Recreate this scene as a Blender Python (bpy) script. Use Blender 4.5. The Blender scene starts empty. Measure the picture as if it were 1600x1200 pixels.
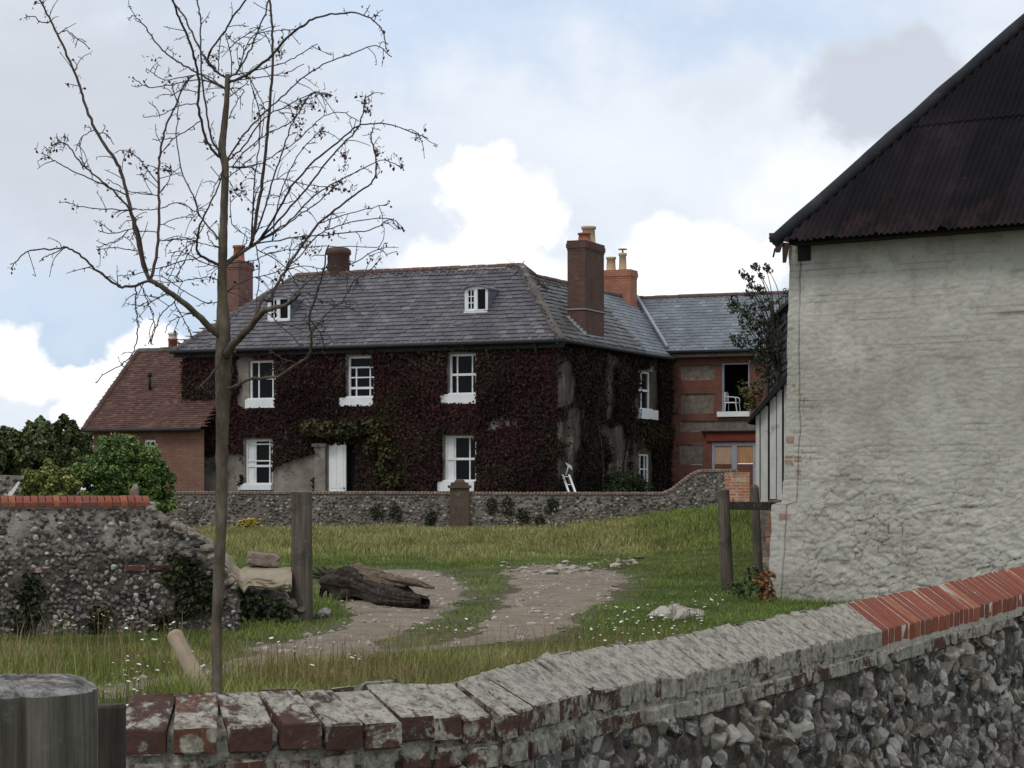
import bpy, math, random
import numpy as np
from mathutils import Vector
random.seed(7)
RS = np.random.RandomState(11)
sc = bpy.context.scene
COL = sc.collection
F = 3300.0          # focal length in 1600-wide pixels
CX, HY = 800.0, 755.0
HC = 1.6            # camera height

def P(px, py, Y):   # photograph measurement at a known distance -> point in the world
    return np.array([(px-CX)/F*Y, Y, HC-(py-HY)/F*Y])
def proj(v):
    v = np.asarray(v, float)
    return CX+F*v[..., 0]/v[..., 1], HY-F*(v[..., 2]-HC)/v[..., 1]
def A3(*a): return np.array(a, float)
def unit(v):
    v = np.asarray(v, float); return v/np.linalg.norm(v)
def sstep(a, b, x):
    t = np.clip((x-a)/(b-a), 0, 1); return t*t*(3-2*t)

# ---------------------------------------------------------------- numpy noise
def _h(i, j, k):
    n = (i.astype(np.int64)*374761393 + j.astype(np.int64)*668265263 + k.astype(np.int64)*2147483647*3) & 0xffffffff
    n = ((n ^ (n >> 13))*1274126177) & 0xffffffff
    n = ((n ^ (n >> 16))*2246822519) & 0xffffffff
    return ((n ^ (n >> 15)) & 0xffffff)/float(0xffffff)
def vn(p):
    p = np.asarray(p, float)
    i = np.floor(p).astype(np.int64); f = p-i; f = f*f*(3-2*f)
    x, y, z = i[..., 0], i[..., 1], i[..., 2]; u, v, w = f[..., 0], f[..., 1], f[..., 2]
    def L(a, b, t): return a+(b-a)*t
    return L(L(L(_h(x, y, z), _h(x+1, y, z), u), L(_h(x, y+1, z), _h(x+1, y+1, z), u), v),
             L(L(_h(x, y, z+1), _h(x+1, y, z+1), u), L(_h(x, y+1, z+1), _h(x+1, y+1, z+1), u), v), w)
def fbm(p, o=4):
    p = np.asarray(p, float); s = 0; a = .5; t = 0
    for k in range(o):
        s = s+a*vn(p*(2**k)+17.3*k); t += a; a *= .5
    return s/t
def n2(x, y, sc_=1.0, o=3, seed=0.0):
    x = np.asarray(x, float); y = np.asarray(y, float)
    return fbm(np.stack([x*sc_, y*sc_, np.zeros_like(x)+seed], -1), o)
def worley(x, y, sc_):
    x = x*sc_; y = y*sc_
    ix = np.floor(x).astype(np.int64); iy = np.floor(y).astype(np.int64)
    d1 = np.full(x.shape, 9.); d2 = np.full(x.shape, 9.); idv = np.zeros(x.shape)
    z = np.zeros_like(ix)
    for a in (-1, 0, 1):
        for b in (-1, 0, 1):
            cx = ix+a; cy = iy+b
            dx = cx+_h(cx, cy, z)-x; dy = cy+_h(cx, cy, z+7)-y
            d = np.sqrt(dx*dx+dy*dy); r = _h(cx, cy, z+13)
            m = d < d1
            d2 = np.where(m, d1, np.minimum(d2, d)); idv = np.where(m, r, idv); d1 = np.where(m, d, d1)
    return d1, d2, idv
def inpoly(x, y, poly):
    x = np.asarray(x, float); y = np.asarray(y, float); c = np.zeros(x.shape, bool)
    n = len(poly)
    for i in range(n):
        x1, y1 = poly[i]; x2, y2 = poly[(i+1) % n]
        if y1 == y2: continue
        c ^= ((y1 > y) != (y2 > y)) & (x < (x2-x1)*(y-y1)/(y2-y1)+x1)
    return c

# ---------------------------------------------------------------- frames, mesh builder
class Frame:
    def __init__(s, O, d):
        s.O = np.array(O, float); d = np.array(d, float); s.d = np.array([d[0], d[1], 0])/np.hypot(d[0], d[1])
        s.n = np.array([s.d[1], -s.d[0], 0.])        # outward, towards the viewer
    def pt(s, u, z, o=0.):
        return s.O*np.array([1, 1, 0]) + s.d*u + s.n*o + np.array([0, 0, z])
    def s_of(s, px, o=0.):
        k = (px-CX)/F; B = s.O+s.n*o
        return (k*B[1]-B[0])/(s.d[0]-k*s.d[1])
    def z_of(s, px, py, o=0.):
        Y = s.pt(s.s_of(px, o), 0, o)[1]
        return HC-(py-HY)/F*Y
    def sz(s, px, py, o=0.): return s.s_of(px, o), s.z_of(px, py, o)
WF = Frame((0, 0, 0), (1, 0))
def hit(px, py, P0, N):
    r = A3((px-CX)/F, 1, -(py-HY)/F); o = A3(0, 0, HC)
    t = np.dot(np.asarray(P0)-o, N)/np.dot(r, N)
    return o+r*t

class MB:
    def __init__(s): s.v = []; s.f = []; s.c = []; s.sm = []; s.n = 0
    def add(s, v, f, col=None, smooth=False):
        v = np.asarray(v, float).reshape(-1, 3)
        if isinstance(f, np.ndarray) and f.ndim == 2: fl = [f+s.n]
        else:
            g = {}
            for q in f: g.setdefault(len(q), []).append(q)
            fl = [np.array(q)+s.n for q in g.values()]
        for q in fl: s.f.append(q); s.sm.append(smooth)
        s.v.append(v)
        if col is None: cc = np.ones((len(v), 3))
        else: cc = np.broadcast_to(np.asarray(col, float), (len(v), 3))
        s.c.append(cc); s.n += len(v); return s
    def box(s, fr, s0, s1, z0, z1, o0, o1, col=None):
        v = [fr.pt(u, z, o) for o in (o1, o0) for (u, z) in ((s0, z0), (s1, z0), (s1, z1), (s0, z1))]
        return s.add(v, [(0, 1, 2, 3), (5, 4, 7, 6), (4, 0, 3, 7), (1, 5, 6, 2), (3, 2, 6, 7), (4, 5, 1, 0)], col)
    def bbox(s, c, half, ax=None, bev=.15, jit=0., col=None):
        """bevelled block with chamfered edges"""
        ax = np.eye(3) if ax is None else np.array(ax, float)
        b = min(half)*bev; V = []; idx = {}
        hx, hy, hz = half
        for sx in (-1, 1):
            for sy in (-1, 1):
                for sz in (-1, 1):
                    for k, (bx, by, bz) in enumerate(((0, b, b), (b, 0, b), (b, b, 0))):
                        idx[(sx, sy, sz, k)] = len(V)
                        V.append((sx*(hx-bx), sy*(hy-by), sz*(hz-bz)))
        V = np.array(V)
        if jit: V = V+RS.uniform(-jit, jit, V.shape)
        Fc = []
        I = lambda a, b_, c_, k: idx[(a, b_, c_, k)]
        for q in (-1, 1):
            f = [I(q, -1, -1, 0), I(q, 1, -1, 0), I(q, 1, 1, 0), I(q, -1, 1, 0)]; Fc.append(f if q > 0 else f[::-1])
            f = [I(-1, q, -1, 1), I(-1, q, 1, 1), I(1, q, 1, 1), I(1, q, -1, 1)]; Fc.append(f if q > 0 else f[::-1])
            f = [I(-1, -1, q, 2), I(1, -1, q, 2), I(1, 1, q, 2), I(-1, 1, q, 2)]; Fc.append(f if q > 0 else f[::-1])
        for a in (-1, 1):
            for b_ in (-1, 1):
                f = [I(a, b_, -1, 0), I(a, b_, -1, 1), I(a, b_, 1, 1), I(a, b_, 1, 0)]; Fc.append(f if a*b_ < 0 else f[::-1])
                f = [I(a, -1, b_, 0), I(a, -1, b_, 2), I(a, 1, b_, 2), I(a, 1, b_, 0)]; Fc.append(f if a*b_ > 0 else f[::-1])
                f = [I(-1, a, b_, 1), I(-1, a, b_, 2), I(1, a, b_, 2), I(1, a, b_, 1)]; Fc.append(f if a*b_ < 0 else f[::-1])
                for c_ in (-1, 1):
                    f = [I(a, b_, c_, 0), I(a, b_, c_, 1), I(a, b_, c_, 2)]; Fc.append(f if a*b_*c_ > 0 else f[::-1])
        return s.add(np.asarray(c)+V@ax, Fc, col)
    def poly(s, pts, col=None): return s.add(pts, [tuple(range(len(pts)))], col)
    def quad(s, a, b, c, d, col=None): return s.add([a, b, c, d], np.array([[0, 1, 2, 3]]), col)
    def grid(s, V, col=None, smooth=True, mask=None):
        """V (n,m,3)"""
        n, m = V.shape[:2]; i = np.arange(n*m).reshape(n, m)
        f = np.stack([i[:-1, :-1], i[1:, :-1], i[1:, 1:], i[:-1, 1:]], -1).reshape(-1, 4)
        if mask is not None: f = f[mask.reshape(-1)]
        return s.add(V.reshape(-1, 3), f, None if col is None else np.asarray(col).reshape(-1, 3), smooth)
    def tube(s, pts, rad, n=6, cap=True, col=None, smooth=True, rough=0.):
        pts = np.asarray(pts, float); m = len(pts); rad = np.broadcast_to(np.asarray(rad, float), (m,))
        T = np.gradient(pts, axis=0); T /= np.linalg.norm(T, axis=1)[:, None]+1e-12
        up = A3(0, 0, 1) if abs(T[0][2]) < .9 else A3(0, 1, 0)
        u = np.cross(T[0], up); u /= np.linalg.norm(u); V = []
        a = np.arange(n)*2*math.pi/n
        for i in range(m):
            u = u-T[i]*np.dot(u, T[i]); u /= np.linalg.norm(u); w = np.cross(T[i], u)
            r = rad[i]*(1+(RS.uniform(-rough, rough, n) if rough else 0))
            V.append(pts[i]+(np.cos(a)*r)[:, None]*u+(np.sin(a)*r)[:, None]*w)
        V = np.concatenate(V); i = np.arange(m-1)[:, None]*n; j = np.arange(n); k = (j+1) % n
        f = np.stack([i+j, i+k, i+n+k, i+n+j], -1).reshape(-1, 4)
        s.add(V, f, col, smooth)
        if cap and n > 3:
            s.f.append(np.array([list(range(n))[::-1]])+s.n-len(V)); s.sm.append(False)
            s.f.append(np.array([list(range(n))])+s.n-n); s.sm.append(False)
        return s
    def lathe(s, c, prof, n=16, col=None, smooth=True):
        a = np.arange(n)*2*math.pi/n; V = []
        for r, z in prof: V.append(np.stack([c[0]+np.cos(a)*r, c[1]+np.sin(a)*r, np.full(n, c[2]+z)], -1))
        V = np.concatenate(V); m = len(prof); i = np.arange(m-1)[:, None]*n; j = np.arange(n); k = (j+1) % n
        f = np.stack([i+j, i+k, i+n+k, i+n+j], -1).reshape(-1, 4)
        s.add(V, f, col, smooth)
        s.f.append(np.array([list(range(n))])+s.n-n); s.sm.append(False)
        return s

ORG = {}
def build(name, mb, mat, parent=None, frame=None, loc=None):
    if isinstance(mb, (list, tuple)): mb, = mb
    V = np.concatenate(mb.v)
    org = ORG[parent.name] if parent is not None else (np.zeros(3) if loc is None else np.asarray(loc, float))
    me = bpy.data.meshes.new(name)
    tot = np.concatenate([np.full(len(f), f.shape[1]) for f in mb.f]).astype(np.int32)
    lv = np.concatenate([f.reshape(-1) for f in mb.f]).astype(np.int32)
    sm = np.concatenate([np.full(len(f), q) for f, q in zip(mb.f, mb.sm)])
    me.vertices.add(len(V)); me.vertices.foreach_set('co', (V-org).astype(np.float32).reshape(-1))
    me.loops.add(len(lv)); me.loops.foreach_set('vertex_index', lv)
    me.polygons.add(len(tot)); st = np.concatenate([[0], np.cumsum(tot)[:-1]]).astype(np.int32)
    me.polygons.foreach_set('loop_start', st); me.polygons.foreach_set('loop_total', tot)
    me.polygons.foreach_set('use_smooth', sm)
    if len(V) < 60000:
        fr = frame or WF
        a, b, c = V[lv[st]], V[lv[st+1]], V[lv[st+2]]
        N = np.cross(b-a, c-a); N /= np.linalg.norm(N, axis=1)[:, None]+1e-12
        S = V@fr.d; O = V@fr.n; Z = V[:, 2]
        ad = np.abs(N@fr.d); an = np.abs(N@fr.n); az = np.abs(N[:, 2])
        k = np.where((az > ad) & (az > an), 2, np.where(ad > an, 1, 0)); kl = np.repeat(k, tot)
        uv = np.where((kl == 0)[:, None], np.stack([S[lv], Z[lv]], -1), np.where((kl == 1)[:, None], np.stack([O[lv], Z[lv]], -1), np.stack([S[lv], O[lv]], -1)))
        ul = me.uv_layers.new(name='UVMap'); ul.data.foreach_set('uv', uv.astype(np.float32).reshape(-1))
    cl = np.concatenate(mb.c)
    if not np.all(cl == 1):
        at = me.color_attributes.new('Col', 'FLOAT_COLOR', 'POINT')
        at.data.foreach_set('color', np.concatenate([cl, np.ones((len(cl), 1))], 1).astype(np.float32).reshape(-1))
    me.update(calc_edges=True); me.validate()
    me.materials.append(mat)
    o = bpy.data.objects.new(name, me); COL.objects.link(o)
    if parent is not None: o.parent = parent
    else: o.location = org
    ORG[o.name] = org
    return o
def thing(name, label, cat, loc, group=None):
    o = bpy.data.objects.new(name, None); COL.objects.link(o); o.location = loc; o.empty_display_size = .2
    ORG[o.name] = np.array(loc, float); return tag(o, label, cat, group)
def tag(o, label, cat, group=None):
    o['label'] = label; o['category'] = cat
    if group: o['group'] = group
    return o
def kind(o, k): o['kind'] = k; return o

# ---------------------------------------------------------------- materials
class G:
    def __init__(s, m):
        s.t = m.node_tree; s.N = s.t.nodes; s.b = s.N['Principled BSDF']
    def new(s, ty, **kw):
        n = s.N.new(ty)
        for k, v in kw.items():
            if isinstance(k, str) and hasattr(n, k): setattr(n, k, v)
        return n
    def inp(s, n, i, v):
        if v is None: return
        if isinstance(v, bpy.types.NodeSocket): s.t.links.new(v, n.inputs[i])
        else: n.inputs[i].default_value = v
    def pos(s): return s.new('ShaderNodeNewGeometry').outputs['Position']
    def isl(s): return s.new('ShaderNodeNewGeometry').outputs['Random Per Island']
    def nz(s):
        n = s.new('ShaderNodeSeparateXYZ'); s.inp(n, 0, s.new('ShaderNodeNewGeometry').outputs['Normal']); return n.outputs[2]
    def uv(s): return s.new('ShaderNodeUVMap').outputs[0]
    def col(s): return s.new('ShaderNodeVertexColor', layer_name='Col').outputs[0]
    def map(s, v, scale=(1, 1, 1), rot=(0, 0, 0)):
        n = s.new('ShaderNodeMapping'); s.inp(n, 0, v); n.inputs['Scale'].default_value = scale; n.inputs['Rotation'].default_value = rot; return n.outputs[0]
    def noise(s, scale, detail=4., rough=.6, vec=None, dist=0.):
        n = s.new('ShaderNodeTexNoise'); s.inp(n, 'Vector', vec if vec is not None else s.pos())
        n.inputs['Scale'].default_value = scale; n.inputs['Detail'].default_value = detail; n.inputs['Roughness'].default_value = rough; n.inputs['Distortion'].default_value = dist
        return n.outputs[0]
    def vor(s, scale, vec=None, out='Distance', feature='F1'):
        n = s.new('ShaderNodeTexVoronoi', feature=feature); s.inp(n, 'Vector', vec if vec is not None else s.pos()); n.inputs['Scale'].default_value = scale
        return n.outputs[out]
    def ramp(s, f, st, interp='LINEAR'):
        n = s.new('ShaderNodeValToRGB'); s.inp(n, 0, f); e = n.color_ramp; e.interpolation = interp
        while len(e.elements) < len(st): e.elements.new(.5)
        for q, (p, c) in zip(e.elements, st):
            q.position = p; q.color = (c, c, c, 1) if not hasattr(c, '__len__') else (*c[:3], 1)
        return n.outputs[0]
    def mix(s, f, a, b, mode='MIX'):
        n = s.new('ShaderNodeMix', data_type='RGBA', blend_type=mode)
        s.inp(n, 0, f)
        for i, v in ((6, a), (7, b)):
            if isinstance(v, (tuple, list)): v = (*v[:3], 1)
            s.inp(n, i, v)
        return n.outputs[2]
    def math(s, op, a, b=None, clamp=False):
        n = s.new('ShaderNodeMath', operation=op, use_clamp=clamp); s.inp(n, 0, a); s.inp(n, 1, b); return n.outputs[0]
    def bump(s, h, st=.5, dist=.01):
        n = s.new('ShaderNodeBump'); s.inp(n, 'Height', h); n.inputs['Strength'].default_value = st; n.inputs['Distance'].default_value = dist
        s.t.links.new(n.outputs[0], s.b.inputs['Normal'])
    def out(s, color, rough=.85, spec=.3):
        s.inp(s.b, 'Base Color', (*color[:3], 1) if isinstance(color, (tuple, list)) else color); s.inp(s.b, 'Roughness', rough)
        s.b.inputs['Specular IOR Level'].default_value = spec
def mat(name, fn):
    m = bpy.data.materials.new(name); m.use_nodes = True; fn(G(m)); return m
def rampmat(name, st, scale=6., rough=.85, bs=0., bd=.01, bscale=40., isl=.0, detail=6, spec=.25, dirt=None, stretch=None):
    def fn(g):
        vec = g.map(g.pos(), stretch) if stretch else g.pos()
        f = g.noise(scale, detail, .65, vec)
        f = g.ramp(f, [(.28, 0.), (.72, 1.)])
        if isl: f = g.mix(isl, f, g.isl())
        c = g.ramp(f, st)
        if dirt: c = g.mix(g.ramp(g.noise(dirt[0], 5, .7), [(dirt[1], 0.), (dirt[1]+.15, 1.)]), c, dirt[2])
        g.out(c, rough, spec)
        if bs: g.bump(g.noise(bscale, 5, .65, vec), bs, bd)
    return mat(name, fn)
def brickmat(name, c1, c2, mort, lich=None, w=.225, h=.075, ms=.01):
    def fn(g):
        n = g.new('ShaderNodeTexBrick'); g.inp(n, 'Vector', g.uv())
        n.inputs['Color1'].default_value = (*c1, 1); n.inputs['Color2'].default_value = (*c2, 1); n.inputs['Mortar'].default_value = (*mort, 1)
        n.inputs['Scale'].default_value = 1; n.inputs['Brick Width'].default_value = w; n.inputs['Row Height'].default_value = h
        n.inputs['Mortar Size'].default_value = ms; n.inputs['Mortar Smooth'].default_value = .2; n.inputs['Bias'].default_value = 0
        c = g.mix(g.ramp(g.noise(2.2, 6, .7), [(.35, 0.), (.7, .55)]), n.outputs[0], tuple(x*.35 for x in c1))
        c = g.mix(g.ramp(g.noise(30, 3, .6), [(.4, 0.), (.7, .5)]), c, tuple(min(1, x*1.35) for x in c2))
        if lich: c = g.mix(g.ramp(g.noise(5, 6, .7), [(lich[0], 0.), (lich[0]+.12, .9)]), c, lich[1])
        g.out(c, .9, .2); g.bump(g.math('ADD', n.outputs[1], g.noise(50, 3)), -.5, .008)
    return mat(name, fn)

def _flint(g):
    r = g.isl()
    c = g.ramp(r, [(0, (.022, .02, .019)), (.15, (.065, .058, .052)), (.32, (.16, .143, .12)), (.44, (.13, .09, .06)), (.56, (.25, .222, .185)), (.66, (.085, .07, .058)), (.82, (.32, .292, .248)), (1, (.44, .41, .355))])
    p = g.noise(28, 5, .7)
    c = g.mix(g.ramp(p, [(.5, 0.), (.58, .85)]), c, (.33, .305, .26))
    c = g.mix(g.ramp(g.noise(17, 4, .6), [(.58, 0.), (.66, .8)]), c, (.022, .022, .024))
    c = g.mix(g.ramp(g.noise(6, 5, .7), [(.62, 0.), (.75, .6)]), c, (.14, .08, .04))
    g.out(c, .55, .4); g.bump(g.noise(70, 4), .5, .008)
M = {}
M['flint'] = mat('flint', _flint)
def _flintfar(g):
    r = g.isl()
    c = g.ramp(r, [(0, (.04, .036, .034)), (.25, (.1, .09, .08)), (.5, (.2, .18, .155)), (.68, (.13, .095, .07)), (.85, (.28, .255, .22)), (1, (.46, .43, .38))])
    c = g.mix(g.ramp(g.noise(1.3, 5, .7), [(.5, 0.), (.75, .55)]), c, (.08, .07, .055))
    c = g.mix(g.ramp(g.noise(26, 4, .7), [(.55, 0.), (.64, .7)]), c, (.04, .036, .034))
    g.out(c, .8, .2)
M['flint_far'] = mat('weathered_flint', _flintfar)
M['mortar'] = rampmat('lime_mortar', [(0, (.05, .042, .035)), (.5, (.17, .145, .12)), (1, (.3, .27, .23))], 9, bs=.8, bd=.02, bscale=45)
M['mortar_far'] = rampmat('old_mortar', [(0, (.1, .085, .07)), (.6, (.2, .175, .15)), (1, (.28, .25, .22))], 2.5, bs=.6, bd=.02, bscale=25, dirt=(1.2, .55, (.075, .062, .05)))
def _mruin(g):
    sp = g.new('ShaderNodeSeparateXYZ'); g.inp(sp, 0, g.pos()); t = g.math('ADD', sp.outputs[2], g.math('MULTIPLY', g.math('SUBTRACT', g.noise(2.5, 5, .7), .5), .5))
    c = g.mix(g.ramp(t, [(.85, 0.), (1.15, 1.)]), g.ramp(g.noise(9, 5, .7), [(.3, (.05, .042, .036)), (.7, (.16, .14, .12))]), g.ramp(g.noise(9, 5, .7), [(.3, (.2, .18, .155)), (.7, (.37, .34, .3))]))
    g.out(c, .95, .1); g.bump(g.noise(40, 5), .8, .02)
M['mortar_ruin'] = mat('part_repointed_mortar', _mruin)
M['mortar_dark'] = rampmat('dark_flint_core', [(0, (.02, .017, .014)), (.5, (.09, .076, .062)), (1, (.26, .225, .18))], 14, bs=1, bd=.03, bscale=40)
def _coping(g):
    lr = g.isl()
    base = g.ramp(lr, [(0, (.07, .038, .03)), (.35, (.11, .052, .038)), (.7, (.085, .046, .037)), (1, (.17, .068, .043))])
    base = g.mix(g.ramp(g.noise(35, 5, .7), [(.4, 0.), (.7, .8)]), base, (.05, .026, .022))
    sep = g.new('ShaderNodeSeparateColor'); g.inp(sep, 0, g.col())
    big = g.noise(9.5, 8, .68, dist=.9); fine = g.noise(42, 5, .75)
    v = g.math('ADD', g.math('MULTIPLY', big, .75), g.math('MULTIPLY', fine, .3))
    v = g.math('ADD', v, g.math('SUBTRACT', g.math('MULTIPLY', g.nz(), .15), .015))
    v = g.math('ADD', v, g.math('MULTIPLY', g.math('SUBTRACT', sep.outputs[0], .5), .55))
    fac = g.ramp(v, [(.57, 0.), (.63, .93)])
    vd = g.math('ADD', g.vor(10.5, g.pos()), g.math('MULTIPLY', g.math('SUBTRACT', g.noise(30, 4, .7), .5), .42))
    ros = g.math('MULTIPLY', g.ramp(vd, [(.3, 1.), (.38, 0.)]), g.ramp(g.noise(3.2, 3, .6), [(.44, 0.), (.52, 1.)]))
    fac = g.math('MAXIMUM', fac, g.math('MULTIPLY', ros, .92))
    lc = g.ramp(g.noise(22, 6, .75), [(.3, (.13, .115, .095)), (.45, (.29, .268, .222)), (.58, (.44, .41, .34)), (.75, (.22, .2, .168))])
    c = g.mix(fac, base, lc)
    c = g.mix(g.ramp(g.noise(40, 6, .78), [(.52, 0.), (.63, .8)]), c, (.075, .055, .044))
    g.out(c, .92, .15); g.bump(g.math('ADD', fac, g.math('MULTIPLY', g.noise(60, 6, .75), 1.2)), .75, .008)
M['coping_old'] = mat('lichened_brick', _coping)
def _redbrick(g):
    c = g.ramp(g.isl(), [(0, (.2, .056, .034)), (.4, (.27, .075, .042)), (.7, (.16, .052, .038)), (.85, (.33, .12, .055)), (1, (.23, .07, .04))])
    c = g.mix(g.ramp(g.noise(30, 5, .7), [(.4, 0.), (.7, .6)]), c, (.16, .05, .035))
    c = g.mix(g.ramp(g.noise(110, 2, .6), [(.66, 0.), (.74, .6)]), c, (.45, .3, .22))
    g.out(c, .85, .2); g.bump(g.noise(80, 5), .4, .005)
M['coping_new'] = mat('new_red_brick', _redbrick)
M['joint'] = rampmat('pale_lime_joint', [(0, (.22, .19, .15)), (.6, (.42, .38, .31)), (1, (.55, .5, .42))], 30, bs=.6, bscale=80)
M['brick_house'] = brickmat('red_brick', (.135, .048, .035), (.18, .07, .048), (.125, .088, .072))
M['brick_orange'] = brickmat('orange_brick', (.28, .095, .055), (.36, .135, .075), (.34, .24, .18))
M['brick_dark'] = brickmat('old_stack_brick', (.085, .042, .033), (.125, .066, .052), (.1, .08, .068), lich=(.62, (.26, .23, .19)))
M['brick_pinkish'] = brickmat('weathered_stack_brick', (.15, .066, .052), (.21, .1, .08), (.2, .155, .13), lich=(.62, (.34, .28, .24)))
M['brick_annexe'] = brickmat('annexe_brick', (.15, .068, .048), (.2, .1, .07), (.19, .145, .115), lich=(.66, (.1, .07, .05)))
M['brick_quoin'] = brickmat('pale_orange_quoin', (.38, .12, .055), (.42, .2, .11), (.5, .42, .34), lich=(.52, (.46, .4, .33)))
def _slate(c0, c1, c2, li):
    def fn(g):
        c = g.ramp(g.isl(), [(0, c0), (.5, c1), (.85, c2), (1, tuple(x*1.35 for x in c2))])
        c = g.mix(g.ramp(g.noise(1.1, 5, .7), [(.42, 0.), (.68, .7)]), c, tuple(x*.6 for x in c0))
        c = g.mix(g.ramp(g.noise(7, 6, .75), [(.57, 0.), (.66, .7)]), c, li)
        g.out(c, .55, .45); g.bump(g.noise(30, 3), .25, .004)
    return fn
M['slate'] = mat('old_slate', _slate((.076, .069, .077), (.1, .09, .099), (.128, .116, .122), (.18, .166, .158)))
M['slate_blue'] = mat('new_blue_slate', _slate((.125, .14, .158), (.15, .168, .185), (.175, .195, .21), (.19, .2, .205)))
M['slate_side'] = mat('dark_slate', _slate((.055, .052, .048), (.078, .073, .067), (.105, .1, .088), (.17, .15, .105)))  # side slope slates, darker and browner than the front ones
def _tile(g):
    c = g.ramp(g.isl(), [(0, (.075, .04, .034)), (.5, (.108, .055, .045)), (.85, (.14, .072, .057)), (1, (.18, .095, .074))])
    c = g.mix(g.ramp(g.noise(1.5, 5, .7), [(.4, 0.), (.7, .75)]), c, (.065, .038, .033))
    c = g.mix(g.ramp(g.noise(9, 5, .7), [(.6, 0.), (.7, .5)]), c, (.16, .11, .08))
    g.out(c, .85, .2)
M['tile'] = mat('clay_tile', _tile)
M['ridge'] = rampmat('ridge_tile', [(0, (.075, .05, .042)), (.6, (.14, .08, .065)), (1, (.2, .15, .12))], 3, isl=.4)
M['hipgrey'] = rampmat('hip_mortar', [(0, (.07, .062, .055)), (.6, (.12, .105, .09)), (1, (.2, .18, .15))], 2.5)
M['cement'] = rampmat('pale_cement', [(0, (.32, .3, .27)), (1, (.5, .47, .43))], 8)
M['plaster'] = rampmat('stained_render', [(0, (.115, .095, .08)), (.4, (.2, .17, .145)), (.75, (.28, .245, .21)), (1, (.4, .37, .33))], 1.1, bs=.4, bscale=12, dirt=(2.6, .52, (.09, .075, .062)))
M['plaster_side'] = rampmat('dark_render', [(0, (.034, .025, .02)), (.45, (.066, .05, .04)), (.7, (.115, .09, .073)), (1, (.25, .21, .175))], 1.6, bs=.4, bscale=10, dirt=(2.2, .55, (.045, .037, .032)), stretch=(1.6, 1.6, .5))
M['white'] = rampmat('white_paint', [(0, (.62, .63, .63)), (1, (.8, .8, .79))], 3, rough=.5, spec=.4)
M['lavender'] = rampmat('primed_frame', [(0, (.25, .25, .29)), (1, (.34, .34, .4))], 3, rough=.6)
def _glass(g): g.out((.005, .005, .006), .08, .1)
M['glass'] = mat('window_glass', _glass)
M['void'] = rampmat('dark_interior', [(0, (.008, .007, .007)), (1, (.014, .012, .012))], 3)
M['black'] = rampmat('black_gutter', [(0, (.012, .012, .013)), (1, (.025, .024, .024))], 6, rough=.6)
M['lead'] = rampmat('lead_sheet', [(0, (.09, .1, .12)), (1, (.17, .18, .2))], 4, rough=.6)
M['leadpale'] = rampmat('pale_lead', [(0, (.26, .28, .3)), (1, (.36, .38, .4))], 4, rough=.6)
M['pot_buff'] = rampmat('buff_pot', [(0, (.36, .25, .15)), (1, (.5, .36, .23))], 6, dirt=(5, .6, (.2, .13, .09)))
M['pot_red'] = rampmat('red_pot', [(0, (.25, .08, .05)), (1, (.34, .13, .08))], 6)
M['panel'] = rampmat('block_infill', [(0, (.1, .074, .06)), (.5, (.16, .125, .102)), (1, (.24, .2, .17))], 7, bs=.4, bscale=20)
M['redpaint'] = rampmat('red_oxide_beam', [(0, (.13, .026, .018)), (1, (.18, .04, .026))], 4)
M['board'] = rampmat('plywood_board', [(0, (.3, .15, .07)), (.5, (.42, .23, .11)), (1, (.48, .3, .16))], 2, stretch=(6, 6, .8))
M['boardpink'] = rampmat('pinkish_board', [(0, (.36, .22, .15)), (1, (.48, .33, .24))], 2, stretch=(6, 6, .8))
M['plastic'] = rampmat('white_plastic', [(0, (.72, .73, .74)), (1, (.8, .8, .8))], 3, rough=.35, spec=.5)
def _wood(c0, c1, c2, sv=(26, 26, 1.4)):
    def fn(g):
        v = g.map(g.pos(), sv); f = g.noise(1.2, 7, .7, v)
        c = g.ramp(f, [(.3, c0), (.5, c1), (.7, c2)])
        c = g.mix(g.ramp(g.noise(3.2, 6, .7), [(.5, 0.), (.68, .65)]), c, tuple(x*.5 for x in c0))
        c = g.mix(g.ramp(g.noise(13, 6, .7), [(.58, 0.), (.68, .5)]), c, (.2, .2, .17))
        g.out(c, .9, .15); g.bump(f, .7, .012)
    return fn
M['post'] = mat('weathered_post', _wood((.055, .045, .035), (.11, .092, .072), (.165, .14, .11)))
M['post_big'] = mat('silvered_oak', _wood((.04, .036, .028), (.1, .09, .072), (.2, .185, .15), (22, 22, .9)))
M['post_dark'] = mat('dark_stake', _wood((.02, .018, .014), (.045, .04, .032), (.075, .066, .052)))
M['log'] = mat('rotting_log', _wood((.012, .009, .007), (.034, .024, .018), (.085, .06, .042), (11, 11, 11)))
M['splinter'] = rampmat('split_heartwood', [(0, (.04, .026, .018)), (.5, (.11, .075, .047)), (1, (.2, .145, .09))], 2.4, stretch=(2, 5, 9), bs=.6, bscale=8)
M['pole'] = rampmat('peeled_pole', [(0, (.2, .15, .1)), (.5, (.29, .225, .155)), (1, (.36, .29, .2))], 5, bs=.2)
def _endgrain(g):
    v = g.noise(16, 7, .75); c = g.ramp(v, [(.3, (.035, .03, .026)), (.45, (.12, .108, .095)), (.58, (.33, .32, .29)), (.72, (.12, .095, .08))])
    g.out(c, .95, .1); g.bump(g.noise(40, 6, .7), .9, .015)
M['endgrain'] = mat('lichened_endgrain', _endgrain)
def _bark(g):
    c = g.ramp(g.noise(9, 6, .7, g.map(g.pos(), (1, 1, .45))), [(.3, (.035, .028, .021)), (.5, (.095, .076, .056)), (.7, (.18, .155, .118))])
    c = g.mix(g.ramp(g.noise(5, 6, .75), [(.5, 0.), (.64, .75)]), c, (.1, .095, .045))
    g.out(c, .9, .15); g.bump(g.noise(60, 5), .6, .006)
M['bark'] = mat('lichened_bark', _bark)
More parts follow.
